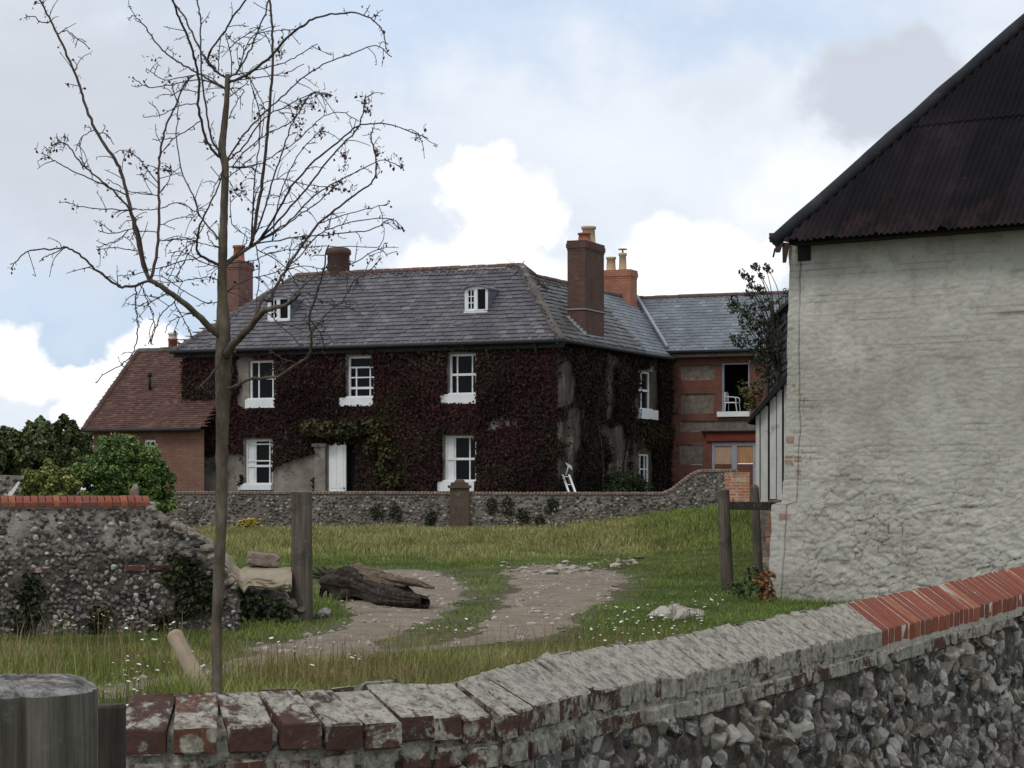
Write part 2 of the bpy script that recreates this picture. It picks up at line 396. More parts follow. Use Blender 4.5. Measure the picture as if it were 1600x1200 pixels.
M['twig'] = rampmat('twig_bark', [(0, (.034, .024, .021)), (.6, (.062, .045, .038)), (1, (.1, .082, .062))], 12)
def _leaf(g):
    c = g.mix(.55, g.col(), g.mix(g.isl(), (0, 0, 0), (1, 1, 1)), 'OVERLAY')
    g.out(c, .6, .3)
M['leaf'] = mat('leaf', _leaf)
def _leafc(g):
    c = g.mix(.3, g.col(), g.mix(g.isl(), (.1, .1, .1), (.9, .9, .9)), 'OVERLAY'); g.out(c, .75, .12)
M['creeper'] = mat('creeper_leaf', _leafc)
def _grass(g):
    c = g.mix(.35, g.col(), g.mix(g.isl(), (.12, .12, .12), (.88, .88, .88)), 'OVERLAY'); g.out(c, .85, .08)
M['grass'] = mat('grass_blade', _grass)
def _soil(g):
    c = g.mix(g.ramp(g.noise(9, 6, .75), [(.4, 0.), (.7, .7)]), g.col(), (.035, .04, .014)); g.out(c, .95, .08); g.bump(g.noise(25, 6, .75), .9, .04)
M['ground'] = mat('turf', _soil)
def _dirt(g):
    c = g.ramp(g.noise(2.6, 7, .75), [(.3, (.16, .122, .086)), (.5, (.245, .195, .142)), (.7, (.325, .27, .205))])
    c = g.mix(g.ramp(g.noise(40, 4, .7), [(.52, 0.), (.66, .75)]), c, (.33, .3, .265))
    c = g.mix(g.ramp(g.noise(22, 5, .7), [(.56, 0.), (.68, .7)]), c, (.06, .046, .034))
    g.out(c, .95, .1); g.bump(g.noise(30, 6, .75), .8, .03)
M['dirt'] = mat('chalky_dirt', _dirt)
M['chalk'] = rampmat('pale_rubble', [(0, (.2, .17, .135)), (.5, (.32, .28, .23)), (1, (.5, .47, .42))], 8, isl=.5, bs=.5)
M['block'] = rampmat('brick_rubble', [(0, (.15, .1, .08)), (.5, (.22, .16, .13)), (1, (.32, .27, .23))], 9, bs=.7)
M['rubble_tan'] = rampmat('tan_rubble', [(0, (.1, .08, .062)), (.5, (.2, .17, .135)), (1, (.4, .36, .3))], 9, isl=.65, bs=.6, bscale=50)
M['cloth'] = rampmat('tan_sacking', [(0, (.2, .16, .105)), (.5, (.3, .25, .175)), (1, (.38, .33, .245))], 4, bs=.3, bscale=30)
M['petal'] = rampmat('white_petal', [(0, (.6, .6, .52)), (1, (.8, .8, .74))], 20)
M['yellow'] = rampmat('yellow_petal', [(0, (.4, .27, .02)), (1, (.55, .4, .03))], 20)
def _limewash(g):
    p = g.pos(); a = g.noise(.9, 7, .72, p); b = g.noise(5.5, 7, .75, p)
    c = g.ramp(a, [(.3, (.315, .302, .256)), (.5, (.435, .418, .362)), (.66, (.52, .5, .44))])
    c = g.mix(g.ramp(b, [(.5, 0.), (.68, .55)]), c, (.22, .215, .185))
    c = g.mix(g.ramp(g.noise(1.7, 6, .75), [(.54, 0.), (.7, .45)]), c, (.27, .225, .155))
    c = g.mix(g.ramp(g.noise(13, 6, .8), [(.6, 0.), (.68, .55)]), c, (.13, .115, .095))
    sep = g.new('ShaderNodeSeparateColor'); g.inp(sep, 0, g.col())
    c = g.mix(sep.outputs[0], c, (.05, .045, .038))      # open joints and cracks, plus painted shade under the rubble stones
    c = g.mix(sep.outputs[1], c, (.24, .1, .06))         # flaked-off wash showing brick
    c = g.mix(sep.outputs[2], c, (.12, .115, .06))       # algae stain
    g.out(c, .9, .15); g.bump(g.noise(24, 6, .75), .5, .012)
M['limewash'] = mat('flaking_limewash', _limewash)
def _iron(g):
    c = g.ramp(g.noise(1.4, 6, .7), [(.3, (.009, .0075, .009)), (.55, (.014, .0118, .0135)), (.75, (.026, .022, .022))])
    sep = g.new('ShaderNodeSeparateColor'); g.inp(sep, 0, g.col())
    st = g.noise(3.2, 7, .75, g.map(g.pos(), (1.5, 1.5, .35)))
    tn = g.ramp(sep.outputs[1], [(0, .8), (1, 1.3)]); c = g.mix(1., c, tn, 'MULTIPLY')
    c = g.mix(g.ramp(g.math('ADD', st, g.math('MULTIPLY', sep.outputs[0], .24)), [(.66, 0.), (.8, .5)]), c, (.05, .028, .024))
    c = g.mix(g.ramp(g.noise(7, 6, .75), [(.68, 0.), (.74, .7)]), c, (.13, .125, .125))
    g.out(c, .9, .08); g.bump(g.noise(40, 4), .3, .005)
M['iron'] = mat('tarred_corrugated_iron', _iron)
M['hipcap'] = rampmat('tarred_capping', [(0, (.014, .014, .017)), (.7, (.03, .03, .035)), (1, (.05, .05, .055))], 3, dirt=(2.2, .64, (.17, .17, .18)))
M['plank'] = rampmat('flaking_white_boards', [(0, (.34, .335, .31)), (.5, (.5, .49, .46)), (1, (.6, .59, .56))], 5, stretch=(3, 3, .6), isl=.3, dirt=(4, .62, (.1, .09, .08)))
M['tar'] = rampmat('tarred_felt', [(0, (.008, .008, .009)), (1, (.02, .02, .021))], 4)
M['oldslateblack'] = rampmat('sooty_slates', [(0, (.02, .02, .023)), (.6, (.045, .044, .05)), (1, (.08, .078, .082))], 3, stretch=(2, 2, 7))
# ================================================================ camera, light, sky
cam = bpy.data.cameras.new('camera'); co = bpy.data.objects.new('camera', cam); COL.objects.link(co)
co.location = (0, 0, HC); co.rotation_euler = (math.pi/2, 0, 0)
cam.sensor_width = 36; cam.lens = 36*F/1600; cam.shift_y = (HY-600)/1600; cam.clip_end = 3000; cam.clip_start = .1
sc.camera = co
SUN_EL, SUN_AZ = math.radians(52), math.radians(215)      # azimuth clockwise from +Y
sl = bpy.data.lights.new('sun', 'SUN'); so = bpy.data.objects.new('sun', sl); COL.objects.link(so)
sl.energy = 1.0; sl.angle = math.radians(16); sl.color = (1, .95, .88)
sd = Vector((math.sin(SUN_AZ)*math.cos(SUN_EL), math.cos(SUN_AZ)*math.cos(SUN_EL), math.sin(SUN_EL)))
so.rotation_euler = sd.to_track_quat('Z', 'Y').to_euler(); so.location = (0, 0, 60)
vs = sc.view_settings; vs.view_transform = 'Standard'; vs.look = 'None'; vs.exposure = .22; vs.gamma = 1
w = bpy.data.worlds.new('World'); sc.world = w; w.use_nodes = True
def sky():
    g = G.__new__(G); g.t = w.node_tree; g.N = g.t.nodes; bg = g.N['Background']
    st = g.new('ShaderNodeTexSky', sky_type='NISHITA'); st.sun_disc = False; st.sun_elevation = SUN_EL; st.sun_rotation = SUN_AZ
    dv = g.new('ShaderNodeTexCoord').outputs['Generated']
    sp = g.new('ShaderNodeSeparateXYZ'); g.inp(sp, 0, dv)
    U = g.math('MULTIPLY', g.math('ARCTAN2', sp.outputs[0], sp.outputs[1]), 10.)     # azimuth, 0.1 rad units
    Vv = g.math('MULTIPLY', g.math('ARCSINE', sp.outputs[2]), 10.)
    def cv(x, y):
        c = g.new('ShaderNodeCombineXYZ'); g.inp(c, 0, x); g.inp(c, 1, y); return c.outputs[0]
    q = cv(U, Vv)
    n1 = g.new('ShaderNodeTexNoise'); g.inp(n1, 'Vector', q); n1.inputs['Scale'].default_value = 2.6; n1.inputs['Detail'].default_value = 8; n1.inputs['Roughness'].default_value = .58
    n2_ = g.new('ShaderNodeTexNoise'); g.inp(n2_, 'Vector', g.map(q, (1, 2.6, 1))); n2_.inputs['Scale'].default_value = .7; n2_.inputs['Detail'].default_value = 6; n2_.inputs['Roughness'].default_value = .55
    def sub(vec, amp):
        a = g.new('ShaderNodeVectorMath', operation='SUBTRACT'); g.inp(a, 0, vec); a.inputs[1].default_value = (.5, .5, .5)
        b = g.new('ShaderNodeVectorMath', operation='SCALE'); g.inp(b, 0, a.outputs[0]); b.inputs['Scale'].default_value = amp
        c = g.new('ShaderNodeVectorMath', operation='ADD'); g.inp(c, 0, q); g.inp(c, 1, b.outputs[0]); return c.outputs[0]
    qa = sub(n1.outputs['Color'], .55); qb = sub(n1.outputs['Color'], .9)
    def blob(vec, px, py, rx, ry, soft):
        cx = math.atan((px-CX)/F)*10; cy = math.atan((HY-py)/F)*10
        m = g.new('ShaderNodeMapping', vector_type='POINT'); g.inp(m, 0, vec)
        sx, sy = F/10/rx, F/10/ry
        m.inputs['Scale'].default_value = (sx, sy, 0); m.inputs['Location'].default_value = (-cx*sx, -cy*sy, 0)
        l = g.new('ShaderNodeVectorMath', operation='LENGTH'); g.inp(l, 0, m.outputs[0])
        r = g.new('ShaderNodeMapRange', interpolation_type='SMOOTHSTEP'); g.inp(r, 0, l.outputs['Value'])
        r.inputs[1].default_value = 1+soft; r.inputs[2].default_value = 1-soft; r.inputs[3].default_value = 0; r.inputs[4].default_value = 1
        return r.outputs[0]
    def srgb(r, gg, b):
        f = lambda v: ((v/255+.055)/1.055)**2.4*10
        return (f(r), f(gg), f(b))
    def mx(a, b): return g.math('MAXIMUM', a, b)
    # thin high overcast with open blue behind it
    hi = g.mix(g.ramp(n2_.outputs[0], [(.35, 0.), (.65, 1.)]), srgb(203, 213, 226), srgb(221, 227, 236))
    cover = g.math('SUBTRACT', 1., g.math('MULTIPLY', mx(mx(blob(qb, 760, 20, 430, 85, .7), blob(qb, 1180, 40, 260, 60, .7)), mx(blob(qb, 130, 500, 260, 90, .7), blob(qb, 420, 470, 160, 60, .8))), .42))
    blue = g.mix(.25, srgb(172, 202, 238), st.outputs[0])
    c = g.mix(cover, blue, hi)
    c = g.mix(g.math('MULTIPLY', blob(qb, 120, 190, 330, 190, .6), .6), c, srgb(183, 189, 199))
    c = g.mix(g.math('MULTIPLY', blob(qb, 60, 560, 330, 45, .8), .4), c, srgb(178, 198, 218))
    c = g.mix(g.math('MULTIPLY', blob(qb, 1010, 230, 420, 130, .8), .4), c, srgb(236, 240, 246))
    # bright cumulus heaps with soft grey folds
    wh = g.mix(g.ramp(n1.outputs[0], [(.3, 0.), (.5, 1.)]), srgb(243, 245, 248), srgb(255, 255, 255))
    heap = mx(mx(blob(qa, 745, 285, 62, 42, .24), blob(qa, 790, 345, 80, 60, .24)), mx(blob(qa, 760, 420, 120, 60, .3), mx(blob(qa, 1090, 420, 145, 78, .26), blob(qa, 950, 440, 190, 40, .3))))
    heap = mx(heap, mx(blob(qa, 10, 575, 62, 52, .3), mx(blob(qa, 120, 590, 170, 30, .25), mx(blob(qa, 232, 560, 46, 55, .3), blob(qa, 118, 640, 38, 28, .2)))))
    heap = mx(heap, g.math('MULTIPLY', blob(qa, 1250, 300, 140, 60, .8), .5))
    c = g.mix(heap, c, wh)
    # a grey cloud in front at the upper right
    c = g.mix(g.math('MULTIPLY', mx(blob(qa, 1370, 150, 100, 80, .3), blob(qa, 1440, 120, 80, 60, .4)), .9), c, srgb(192, 198, 209))
    c = g.mix(g.math('MULTIPLY', blob(qa, 1130, 145, 90, 22, .6), .35), c, srgb(205, 211, 220))
    g.t.links.new(c, bg.inputs[0]); bg.inputs[1].default_value = .1
sky()

# ================================================================ ground
def gz(X, Y):
    X = np.asarray(X, float); Y = np.asarray(Y, float)
    b = np.interp(Y, [0, 6, 16, 22, 30, 40, 52, 62, 100, 600], [-1.62, -1.62, -1.56, -1.42, -1.3, -1.2, -1.12, -1.15, -1.2, -2.5])
    b = b+.44*sstep(.6, 5.2, X)*sstep(26, 48, Y)*(1-sstep(58, 66, Y))
    b = b+.05*(n2(X, Y, .5, 3, 3.)-.5)+.16*(n2(X, Y, .13, 2, 9.)-.5)*sstep(5, 12, Y)*(1-sstep(60, 70, Y))
    return HC+b
def gpx(px, py):
    k = (px-CX)/F; lo, hi = 4., 80.
    for Y in np.arange(8, 75, .1):
        z = float(gz(k*Y, Y)); y = HY-F*(z-HC)/Y
        if y <= py: return k*Y, Y
    return k*60, 60.
def gat(px, Y): X = (px-CX)/F*Y; return A3(X, Y, float(gz(X, Y)))
DIRT_PX = [
 [(566, 893), (640, 889), (700, 899), (733, 918), (737, 935), (705, 958), (650, 984), (610, 1004), (550, 1020), (470, 1036), (400, 1046), (350, 1042), (400, 1014), (490, 996), (550, 974), (540, 945), (520, 915)],
 [(775, 890), (860, 881), (960, 893), (992, 905), (955, 932), (930, 955), (890, 985), (820, 1001), (740, 1012), (640, 1027), (520, 1039), (440, 1045), (520, 1020), (610, 1012), (700, 1003), (742, 984), (762, 955), (806, 925), (790, 905)],
 [(130, 1085), (180, 1064), (260, 1054), (330, 1042), (400, 1036), (450, 1040), (380, 1056), (300, 1072), (200, 1098)]]
DIRT = [[gpx(*p) for p in q] for q in DIRT_PX]
def dirt_amount(X, Y):
    """1 in the wheel tracks, 0 in the turf, ragged between"""
    X = np.asarray(X, float); Y = np.asarray(Y, float)
    jx = X+(n2(X, Y, 3.2, 4, 1.)-.5)*.6; jy = Y+(n2(X, Y, 1.7, 4, 5.)-.5)*1.5
    d = np.zeros(X.shape)
    for q in DIRT: d = np.maximum(d, inpoly(jx, jy, q).astype(float))
    return d
def turf_col(X, Y):
    """the sward's own colours: straw, yellow-green and lush patches"""
    a = n2(X, Y, .35, 4, 2.); b = n2(X, Y, 1.4, 3, 4.)
    lush = A3(.132, .182, .045); mid = A3(.235, .245, .07); straw = A3(.3, .262, .128); rust = A3(.29, .19, .11)
    far = sstep(33, 37, Y+2.5*(a-.5))*(1-.75*sstep(1.5, 4.5, X))          # unmown yellowing strip by the far wall
    near = sstep(20.2, 18.6, Y+(a-.5)*1.5)*(1-.35*sstep(2.2, 3.5, X))*.9   # long dry grass near the boundary wall
    t = np.clip((a-.42)*2.4, 0, 1)*.6; t = np.maximum(t, far*.74); t = np.maximum(t, near*.62); t = np.clip(t+(b-.5)*.55, 0, 1)[..., None]
    c = lush*(1-t)+mid*t; t2 = np.clip(t*1.8-.85, 0, 1); c = c*(1-t2)+straw*t2
    r = (np.clip((n2(X, Y, .8, 3, 12.)-.55)*5, 0, 1)*np.maximum(near, far*.5))[..., None]*.6
    c = c*(1-r)+rust*r
    return c*(.72+.56*np.clip((n2(X, Y, 1.9, 3, 61.)-.5)*2+.5, 0, 1))[..., None]
def axis(parts): return np.unique(np.concatenate([np.arange(a, b, s) for a, b, s in parts]))
xs = axis([(-400, -60, 40), (-60, -16, 4), (-16, 16, .22), (16, 60, 4), (60, 401, 40)])
ys = axis([(-40, 4, 4), (4, 14, .5), (14, 36, .2), (36, 66, .4), (66, 120, 6), (120, 900, 60)])
GX, GY = np.meshgrid(xs, ys, indexing='ij')
bl = sum(dirt_amount(GX+RS.normal(0, .28, GX.shape), GY+RS.normal(0, .7, GX.shape)) for _ in range(10))/10.
bl = np.clip(bl*1.25, 0, 1)[..., None]
gm = MB(); gm.grid(np.stack([GX, GY, gz(GX, GY)], -1), col=turf_col(GX, GY)*.62*(1-bl)+A3(.2, .165, .128)*bl)
gr = kind(build('ground', gm, M['ground']), 'structure')
xs = np.arange(-4.6, 2.2, .045); ys = np.arange(14.5, 36, .07)
TX, TY = np.meshgrid(xs, ys, indexing='ij'); da = dirt_amount(TX, TY)
mk = (da[:-1, :-1]+da[1:, :-1]+da[:-1, 1:]+da[1:, 1:]) > 2.5
db = sum(np.roll(np.roll(da, i, 0), j, 1) for i in (-4, -2, 0, 2, 4) for j in (-4, -2, 0, 2, 4))/25.
tz = gz(TX, TY)+.014+.035*(n2(TX, TY, 3, 4, 8.)-.5)*db-.03*np.clip(1.25-db*1.4, 0, 1)
tm = MB(); tm.grid(np.stack([TX, TY, tz], -1), mask=mk)
tr = kind(build('dirt_track', tm, M['dirt']), 'structure')

# grass
def blades(X, Y, h, wd, col, lean=.75):
    n = len(X); z = gz(X, Y)-.01; a = RS.uniform(0, 2*math.pi, n); dx, dy = np.cos(a), np.sin(a)
    l = RS.uniform(.05, lean, n)*h*1.2; b = RS.uniform(0, 2*math.pi, n); lx, ly = np.cos(b)*l, np.sin(b)*l
    p0 = np.stack([X-dx*wd/2, Y-dy*wd/2, z], -1); p1 = np.stack([X+dx*wd/2, Y+dy*wd/2, z], -1)
    m0 = np.stack([X-dx*wd*.35+lx*.35, Y-dy*wd*.35+ly*.35, z+h*.6], -1); m1 = np.stack([X+dx*wd*.35+lx*.35, Y+dy*wd*.35+ly*.35, z+h*.6], -1)
    t = np.stack([X+lx, Y+ly, z+h], -1)
    V = np.stack([p0, p1, m1, m0, t], 1).reshape(-1, 3); i = np.arange(n)[:, None]*5
    return V, i+np.array([[0, 1, 2, 3]]), i+np.array([[3, 2, 4]]), np.repeat(col, 5, 0)
gb = MB()
def sow(n, y0, y1, hf, wf, clump=.0):
    Y = RS.uniform(y0, y1, n); X = RS.uniform(-.262, .175, n)*Y
    keep = dirt_amount(X+RS.normal(0, .2, n), Y+RS.normal(0, .75, n)) < .5
    keep |= (RS.rand(n) < .012) | ((n2(X, Y, 2.2, 3, 91.) > .64) & (RS.rand(n) < .5))
    X, Y = X[keep], Y[keep]; n = len(X)
    pat = n2(X, Y, 1.6, 3, 6.)
    h = hf(X, Y)*RS.uniform(.5, 1.25, n)*np.clip(.1+1.8*pat, .3, 2)
    nd = dirt_amount(X, Y) > .5; h = np.where(nd, h*.45, h)
    c = turf_col(X, Y)*RS.uniform(.75, 1.3, (n, 1)); c = np.clip(c, 0, 1)
    V, q, t, cc = blades(X, Y, h, wf(Y)*RS.uniform(.6, 1.3, n), c)
    gb.add(V, q, cc); gb.f.append(t+gb.n-len(V)); gb.sm.append(False)
longg = lambda X, Y: .045+.12*sstep(18.8, 16.6, Y)+.08*sstep(34, 38, Y)+.06*sstep(20, 22.5, Y)*sstep(.0, -2.6, X)*sstep(26, 23, Y)
sow(95000, 14.6, 24, longg, lambda Y: .006*Y/16)
sow(70000, 24, 38, longg, lambda Y: .0085*Y/24)
sow(70000, 38, 56, lambda X, Y: .12+0*X, lambda Y: .014*Y/40)
# tall seeding stalks near the boundary wall
n = 1500; Y = RS.uniform(15, 18.6, n); X = RS.uniform(-.26, .13, n)*Y; k = dirt_amount(X, Y) < .5; X, Y = X[k], Y[k]; n = len(X)
V, q, t, cc = blades(X, Y, RS.uniform(.22, .42, n), np.full(n, .007), np.array([[.26, .2, .1]])*RS.uniform(.5, 1.2, (n, 1)), .3)
gb.add(V, q, cc); gb.f.append(t+gb.n-len(V)); gb.sm.append(False)
kind(build('grass', gb, M['grass']), 'stuff')

# pebbles on the tracks
ICO = None
def ico(sub):
    import bmesh
    bm = bmesh.new(); bmesh.ops.create_icosphere(bm, subdivisions=sub, radius=1)
    v = np.array([x.co for x in bm.verts]); f = np.array([[x.index for x in fc.verts] for fc in bm.faces]); bm.free(); return v, f
ICO = {1: ico(1), 2: ico(2), 3: ico(3)}
def stones(mb, C, ax, size, sub=2, jit=.28, smooth=False, col=None, knap=0):
    """C (N,3); ax (3,3) rows along/up/out or (N,3,3); size (N,3) half sizes"""
    v, f = ICO[sub]; N = len(C); size = np.asarray(size)
    r = 1+RS.uniform(-jit, jit, (N, len(v)))
    ph = RS.uniform(0, 99, (N, 1)); lo = fbm(v[None]*1.3+ph[..., None]*1.0, 2)
    r = r*(.62+.76*lo)
    a = RS.uniform(-.6, .6, N); ca, sa = np.cos(a), np.sin(a)
    U = v[None]*r[..., None]
    for k in range(knap):      # flat knapped faces
        nn = RS.normal(0, 1, (N, 3)); nn[:, 2] = np.abs(nn[:, 2])*(1.6 if k < 2 else .6); nn /= np.linalg.norm(nn, axis=1)[:, None]
        e = np.maximum(0, np.einsum('nij,nj->ni', U, nn)-RS.uniform(.42, .72, (N, 1))); U = U-e[..., None]*nn[:, None, :]
    L = U*size[:, None, :]
    x = L[..., 0]*ca[:, None]-L[..., 1]*sa[:, None]; y = L[..., 0]*sa[:, None]+L[..., 1]*ca[:, None]
    L = np.stack([x, y, L[..., 2]], -1)
    W = np.asarray(C)[:, None]+(L@ax if ax.ndim == 2 else np.einsum('nij,njk->nik', L, ax))
    Fc = (f[None]+np.arange(N)[:, None, None]*len(v)).reshape(-1, 3)
    mb.add(W.reshape(-1, 3), Fc, None if col is None else np.repeat(col, len(v), 0), smooth)
pb = MB(); n = 2600; Y = RS.uniform(15, 35, n); X = RS.uniform(-.26, .08, n)*Y; k = dirt_amount(X, Y) > .5; X, Y = X[k], Y[k]; n = len(X)
s = RS.gamma(2., .008, n)+.006
stones(pb, np.stack([X, Y, gz(X, Y)+.012], -1), np.eye(3), np.stack([s, s, s*.6], -1), 1)
# chalky line of stones on the far rim of the right-hand track
n = 90; t = RS.rand(n); px = 780+215*t+RS.normal(0, 6, n); py = 887+6*np.sin(t*5)+RS.normal(0, 4, n)
C = np.array([A3(*gpx(a, b), 0) for a, b in zip(px, py)]); C[:, 2] = gz(C[:, 0], C[:, 1])+.02
s = RS.gamma(2., .012, n)+.01; stones(pb, C, np.eye(3), np.stack([s*1.4, s, s*.6], -1), 1)
kind(build('pebbles', pb, M['chalk']), 'stuff')
# daisies and yarrow
fl = MB(); st = MB()
def flowers(n, rng, sp, hh=(.12, .3), cl=4):
    for i in range(n):
        px = RS.uniform(rng[0], rng[2]); py = RS.uniform(rng[1], rng[3]); X, Y = gpx(px, py)
        for j in range(RS.randint(1, cl+1)):
            x = X+RS.normal(0, sp); y = Y+RS.normal(0, sp); h = RS.uniform(*hh); z = float(gz(x, y))
            r = RS.uniform(.008, .02); a = np.arange(7)*2*math.pi/7; tl = RS.uniform(-.4, .4, 2)
            ring = np.stack([x+np.cos(a)*r, y+np.sin(a)*r, z+h+np.cos(a)*r*tl[0]+np.sin(a)*r*tl[1]], -1)
            fl.add(np.vstack([ring, [[x, y, z+h+.006]]]), [(k, (k+1) % 7, 7) for k in range(7)])
            st.tube([(x+RS.normal(0, .02), y, z), (x, y, z+h)], .0025, 3, False, (.1, .12, .04))
flowers(26, (985, 985, 1085, 1015), .10)
flowers(14, (905, 1000, 1000, 1035), .12)
flowers(12, (1040, 965, 1130, 990), .1)
flowers(10, (0, 990, 190, 1010), .09); flowers(12, (180, 1000, 290, 1030), .1)
flowers(8, (190, 1068, 330, 1085), .07); flowers(10, (200, 1085, 215, 1160), .04); flowers(8, (380, 1050, 560, 1075), .05); flowers(7, (640, 985, 740, 1003), .12, (.03, .1))
kind(build('wild_flowers', fl, M['petal']), 'stuff')
kind(build('flower_stalks', st, M['grass']), 'stuff')
# ================================================================ building helpers
def rects_minus(s0, s1, z0, z1, holes):
    S = sorted({s0, s1, *[min(max(h[0], s0), s1) for h in holes], *[min(max(h[1], s0), s1) for h in holes]})
    Z = sorted({z0, z1, *[min(max(h[2], z0), z1) for h in holes], *[min(max(h[3], z0), z1) for h in holes]})
    for a, b in zip(S[:-1], S[1:]):
        for c, d in zip(Z[:-1], Z[1:]):
            m = ((a+b)/2, (c+d)/2)
            if not any(h[0] < m[0] < h[1] and h[2] < m[1] < h[3] for h in holes): yield a, b, c, d
def wall(mb, fr, s0, s1, z0, z1, holes=(), depth=.22, o=0.):
    for a, b, c, d in rects_minus(s0, s1, z0, z1, holes):
        mb.quad(fr.pt(a, c, o), fr.pt(b, c, o), fr.pt(b, d, o), fr.pt(a, d, o))
    for a, b, c, d in holes:
        i = o-depth
        mb.quad(fr.pt(a, c, o), fr.pt(a, d, o), fr.pt(a, d, i), fr.pt(a, c, i)); mb.quad(fr.pt(b, d, o), fr.pt(b, c, o), fr.pt(b, c, i), fr.pt(b, d, i))
        mb.quad(fr.pt(b, c, o), fr.pt(a, c, o), fr.pt(a, c, i), fr.pt(b, c, i)); mb.quad(fr.pt(a, d, o), fr.pt(b, d, o), fr.pt(b, d, i), fr.pt(a, d, i))
    return mb
def clip(poly, cp):
    """Sutherland-Hodgman of poly by a convex polygon cp (counter-clockwise)"""
    out = [np.array(p, float) for p in poly]
    for i in range(len(cp)):
        a = np.array(cp[i]); b = np.array(cp[(i+1) % len(cp)]); e = b-a; inn = lambda p: e[0]*(p[1]-a[1])-e[1]*(p[0]-a[0]) >= -1e-9
        src = out; out = []
        for j in range(len(src)):
            p, q = src[j], src[(j+1) % len(src)]
            if inn(p): out.append(p)
            if inn(p) != inn(q):
                d = q-p; t = (e[0]*(a[1]-p[1])-e[1]*(a[0]-p[0]))/(e[1]*d[0]-e[0]*d[1]); out.append(p+d*t)
        if not out: return []
    return out
def tiles(mb, O, e1, e2, polys, w, h, lift=.016, gap=.006, slip=.004, keep=None):
    """overlapping slates on the plane O + u e1 + v e2, clipped to convex polygons in (u,v)"""
    e1 = unit(e1); e2 = unit(e2); N = np.cross(e1, e2); O = np.asarray(O, float)
    for cp in polys:
        c = np.array(cp); ar = np.sum(c[:, 0]*np.roll(c[:, 1], -1)-np.roll(c[:, 0], -1)*c[:, 1])
        if ar < 0: cp = cp[::-1]
        c = np.array(cp); u0, u1 = c[:, 0].min(), c[:, 0].max(); v0, v1 = c[:, 1].min(), c[:, 1].max()
        for r in range(int((v1-v0)/h)+2):
            off = (r % 2)*.5*w
            for k in range(-1, int((u1-u0)/w)+2):
                a = u0+k*w+off+RS.uniform(-gap, gap)*.5; b = a+w-gap; v = v0+r*h-RS.uniform(0, slip)*(1+4*(RS.rand() < .03)); t = v+h*1.04
                q = clip([(a, v), (b, v), (b, t), (a, t)], cp)
                if len(q) < 3: continue
                lf = lift*RS.uniform(.7, 1.25); tw = RS.uniform(-.004, .004)
                top = [O+e1*p[0]+e2*p[1]+N*(.004+lf*max(0, (t-p[1])/(t-v))+tw*(p[0]-a)/w) for p in q]
                bot = [O+e1*p[0]+e2*p[1] for p in q]
                m = len(q); mb.add(top+bot, [tuple(range(m))]+[(i, m+i, m+(i+1) % m, (i+1) % m) for i in range(m)])
def ridge_line(mb, a, b, r=.11, seg=.45, lift=.02):
    a = np.asarray(a, float); b = np.asarray(b, float); L = np.linalg.norm(b-a); n = max(1, int(L/seg)); d = (b-a)/L
    side = unit(np.cross(d, A3(0, 0, 1))); up = np.cross(side, d)
    for i in range(n):
        p, q = a+d*L*i/n, a+d*(L*(i+1)/n-.008); rr = r*RS.uniform(.94, 1.06); an = np.linspace(-.35, math.pi+.35, 9)
        off = up*(lift-r*.35+RS.uniform(-.008, .008))
        V = [x+off+side*math.cos(t)*rr*1.05+up*math.sin(t)*rr for x in (p, q) for t in an]
        mb.add(V, [(j, j+1, 10+j, 9+j) for j in range(8)]+[tuple(range(9))[::-1], tuple(range(9, 18))], smooth=False)
def stack(mb, fr, s0, s1, z0, z1, o0, o1, courses=((.30, .0), (.2, .045), (.07, .02))):
    """chimney stack with corbelled head; z1 the top"""
    mb.box(fr, s0, s1, z0, z1-.30, o0, o1)
    for (h0, h1, e) in ((.30, .23, .012), (.23, .09, .036), (.09, 0, .018)):
        mb.box(fr, s0-e, s1+e, z1-h0, z1-h1, o0-e, o1+e)
def pot(mb, c, r, h):
    mb.lathe(c, [(r*1.15, 0), (r*1.15, h*.06), (r*.98, h*.1), (r*.86, h*.82), (r*1.05, h*.86), (r*1.05, h), (r*.8, h), (r*.75, h*.7)], 14)
